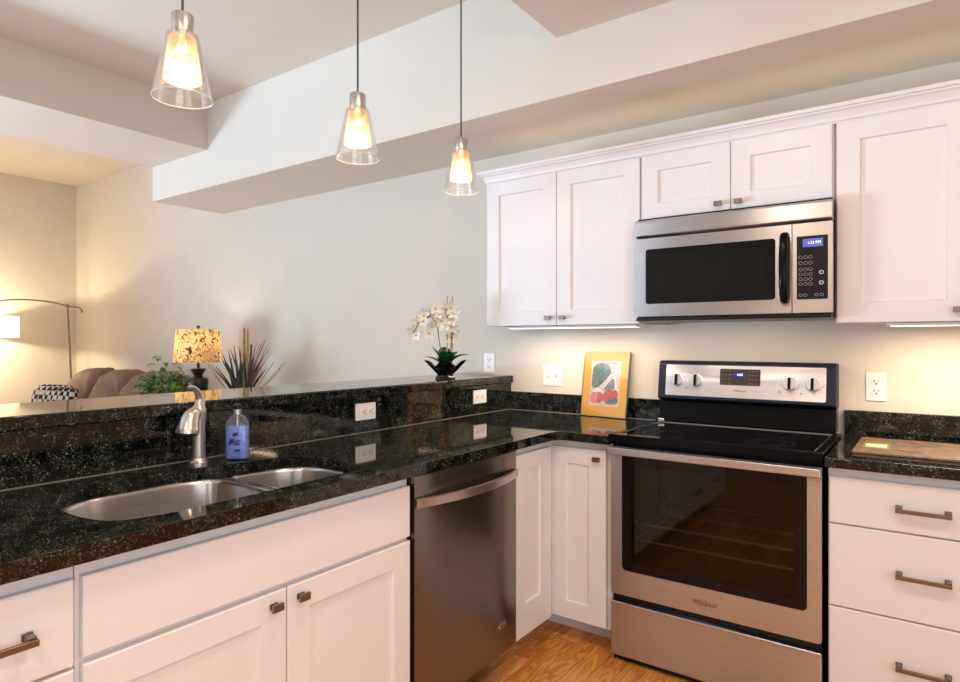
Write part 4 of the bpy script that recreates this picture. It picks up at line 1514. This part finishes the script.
for k in range(16):
    dx = rng.uniform(0.06, 0.17)
    h = rng.uniform(0.36, 0.55)
    MB().tube(curve([gb_(0.02, 0.08), gb_(0.03 + dx * 0.4, h * 0.6), gb_(0.04 + dx, h)], 4), [0.0055 - 0.0045 * i / 8 for i in range(9)], 5).build('plume', M['plume'], ga)
for dx, h in ((0.22, 0.36), (0.27, 0.31), (0.30, 0.36), (-0.24, 0.34), (-0.20, 0.28)):
    s_ = MB()
    pts = curve([gb_(0.02, 0.08), gb_(dx * 0.5, h * 0.55), gb_(dx, h)], 8)
    s_.tube(pts, 0.002, 5)
    for i in range(5, len(pts)):
        for q in (-1, 1):
            s_.tube([pts[i], pts[i] + Vector((q * 0.010, 0, 0.014))], [0.003, 0.001], 5)
    s_.build('sprig', M['straw'], ga)

# sofa
sf = thing('sofa', (-5.9, 2.45, 0), 'brown suede sofa with a puffy channelled back along the living room wall', 'sofa')
box(-6.95, -4.98 - 0.1, 2.02, 2.86, 0.06, 0.30).build('base', M['suede'], sf, bevel=0.03, seg=3)
for x in (-6.90, -5.14):
    for y in (2.06, 2.80):
        box(x, x + 0.05, y, y + 0.05, 0, 0.062).build('foot', M['wood_dark'], sf)
for x in (-6.04, -5.44):
    MB().sell((x - 0.36 + 0.06, 2.30, 0.38), (0.30, 0.30, 0.10), 0.35).build('seat_cushion', M['suede'], sf, angle=80)
MB().sell((-6.84, 2.40, 0.42), (0.12, 0.42, 0.20), 0.4).build('arm', M['suede'], sf, angle=80)
MB().sell((-5.06, 2.40, 0.42), (0.10, 0.42, 0.20), 0.4).build('arm', M['suede'], sf, angle=80)
for k in range(3):
    x = -6.40 + 0.54 * k

    def sag(p, x=x):
        t = (p[2] - 0.40) / 0.6
        wr = math.sin((p[2] * 1.0 + (p[0] - x) * 0.9) * 44) * 0.012 + math.sin(p[2] * 23 + p[0] * 31) * 0.008
        return [p[0] + 0.26 * (t - 0.75), p[1] + 0.10 * t + wr, p[2] - 0.05 * max(0, (p[0] - x) / 0.3) ** 2 + wr * 0.4]
    MB().sell((x, 2.58, 0.70), (0.295, 0.17, 0.345), 0.55, 44, 30, sag).build('back_cushion', M['suede'], sf, angle=80)

pw = MB().sell((0, 0, 0), (0.215, 0.075, 0.215), 0.4, 28, 16, lambda p: [p[0], p[1] * (1 - 0.55 * (max(abs(p[0]), abs(p[2])) / 0.215) ** 3), p[2]])
pw = pw.build('throw_pillow', M['check'], angle=80)
pw.location = (-6.13, 2.22, 0.712)
pw.rotation_euler = (-0.22, 0.03, 0.45)
tag(pw, 'black and white checked throw pillow propped on the sofa', 'pillow')

# arc lamp
al = thing('arc_floor_lamp', (-7.33, 2.87, 0), 'slim metal arc floor lamp with a white drum shade', 'lamp')
MB().lathe([(0.0, 0.0), (0.10, 0.0), (0.10, 0.02), (0.02, 0.035), (0.0, 0.036)], (-7.33, 2.87, 0), 28).build('base', M['nickel'], al)
MB().tube([(-7.33, 2.87, 0.03), (-7.36, 2.80, 1.665)], 0.011, 10).build('pole', M['pewter'], al)
arc = curve([(-7.30, 2.91, 1.615), (-7.32, 2.925, 1.605), (-7.34, 2.93, 1.63), (-7.345, 2.90, 1.655), (-7.36, 2.80, 1.668), (-7.36, 2.66, 1.70), (-7.36, 2.45, 1.715), (-7.35, 2.26, 1.70), (-7.34, 2.12, 1.655), (-7.33, 2.04, 1.60), (-7.33, 2.02, 1.55)], 5)
MB().tube(arc, 0.007, 8).build('arc_arm', M['pewter'], al)
MB().tube([(-7.36, 2.80, 1.65), (-7.36, 2.80, 1.69)], 0.016, 10).build('joint', M['pewter'], al)
b = MB().lathe([(0.33, 1.335), (0.33, 1.535)], (-7.33, 2.02, 0), 40, cap=False)
b.build('drum_shade', M['shade_plain'], al)
b = MB()
for k in range(3):
    a = 2 * PI * k / 3
    b.tube([(-7.33, 2.02, 1.53), (-7.33 + 0.33 * math.cos(a), 2.02 + 0.33 * math.sin(a), 1.53)], 0.003, 6)
b.build('shade_spider', M['pewter'], al)
sa = math.radians(-3)
MB().tube([(-7.33 + 0.332 * math.cos(sa), 2.02 + 0.332 * math.sin(sa), z) for z in (1.336, 1.534)], 0.004, 6).build('shade_seam', M['bronze'], al)
MB().sell((-7.33, 2.02, 1.45), (0.03, 0.03, 0.04), 1, 12, 8).build('bulb', emit('arc_bulb', (1.0, 0.8, 0.5), 8), al)
point('arc_lamp_glow', (-7.33, 2.02, 1.44), 125, (1.0, 0.80, 0.52), 0.04)

# bookkeeping used while building is not part of the scene
for o in bpy.data.objects:
    if '_o' in o:
        del o['_o']
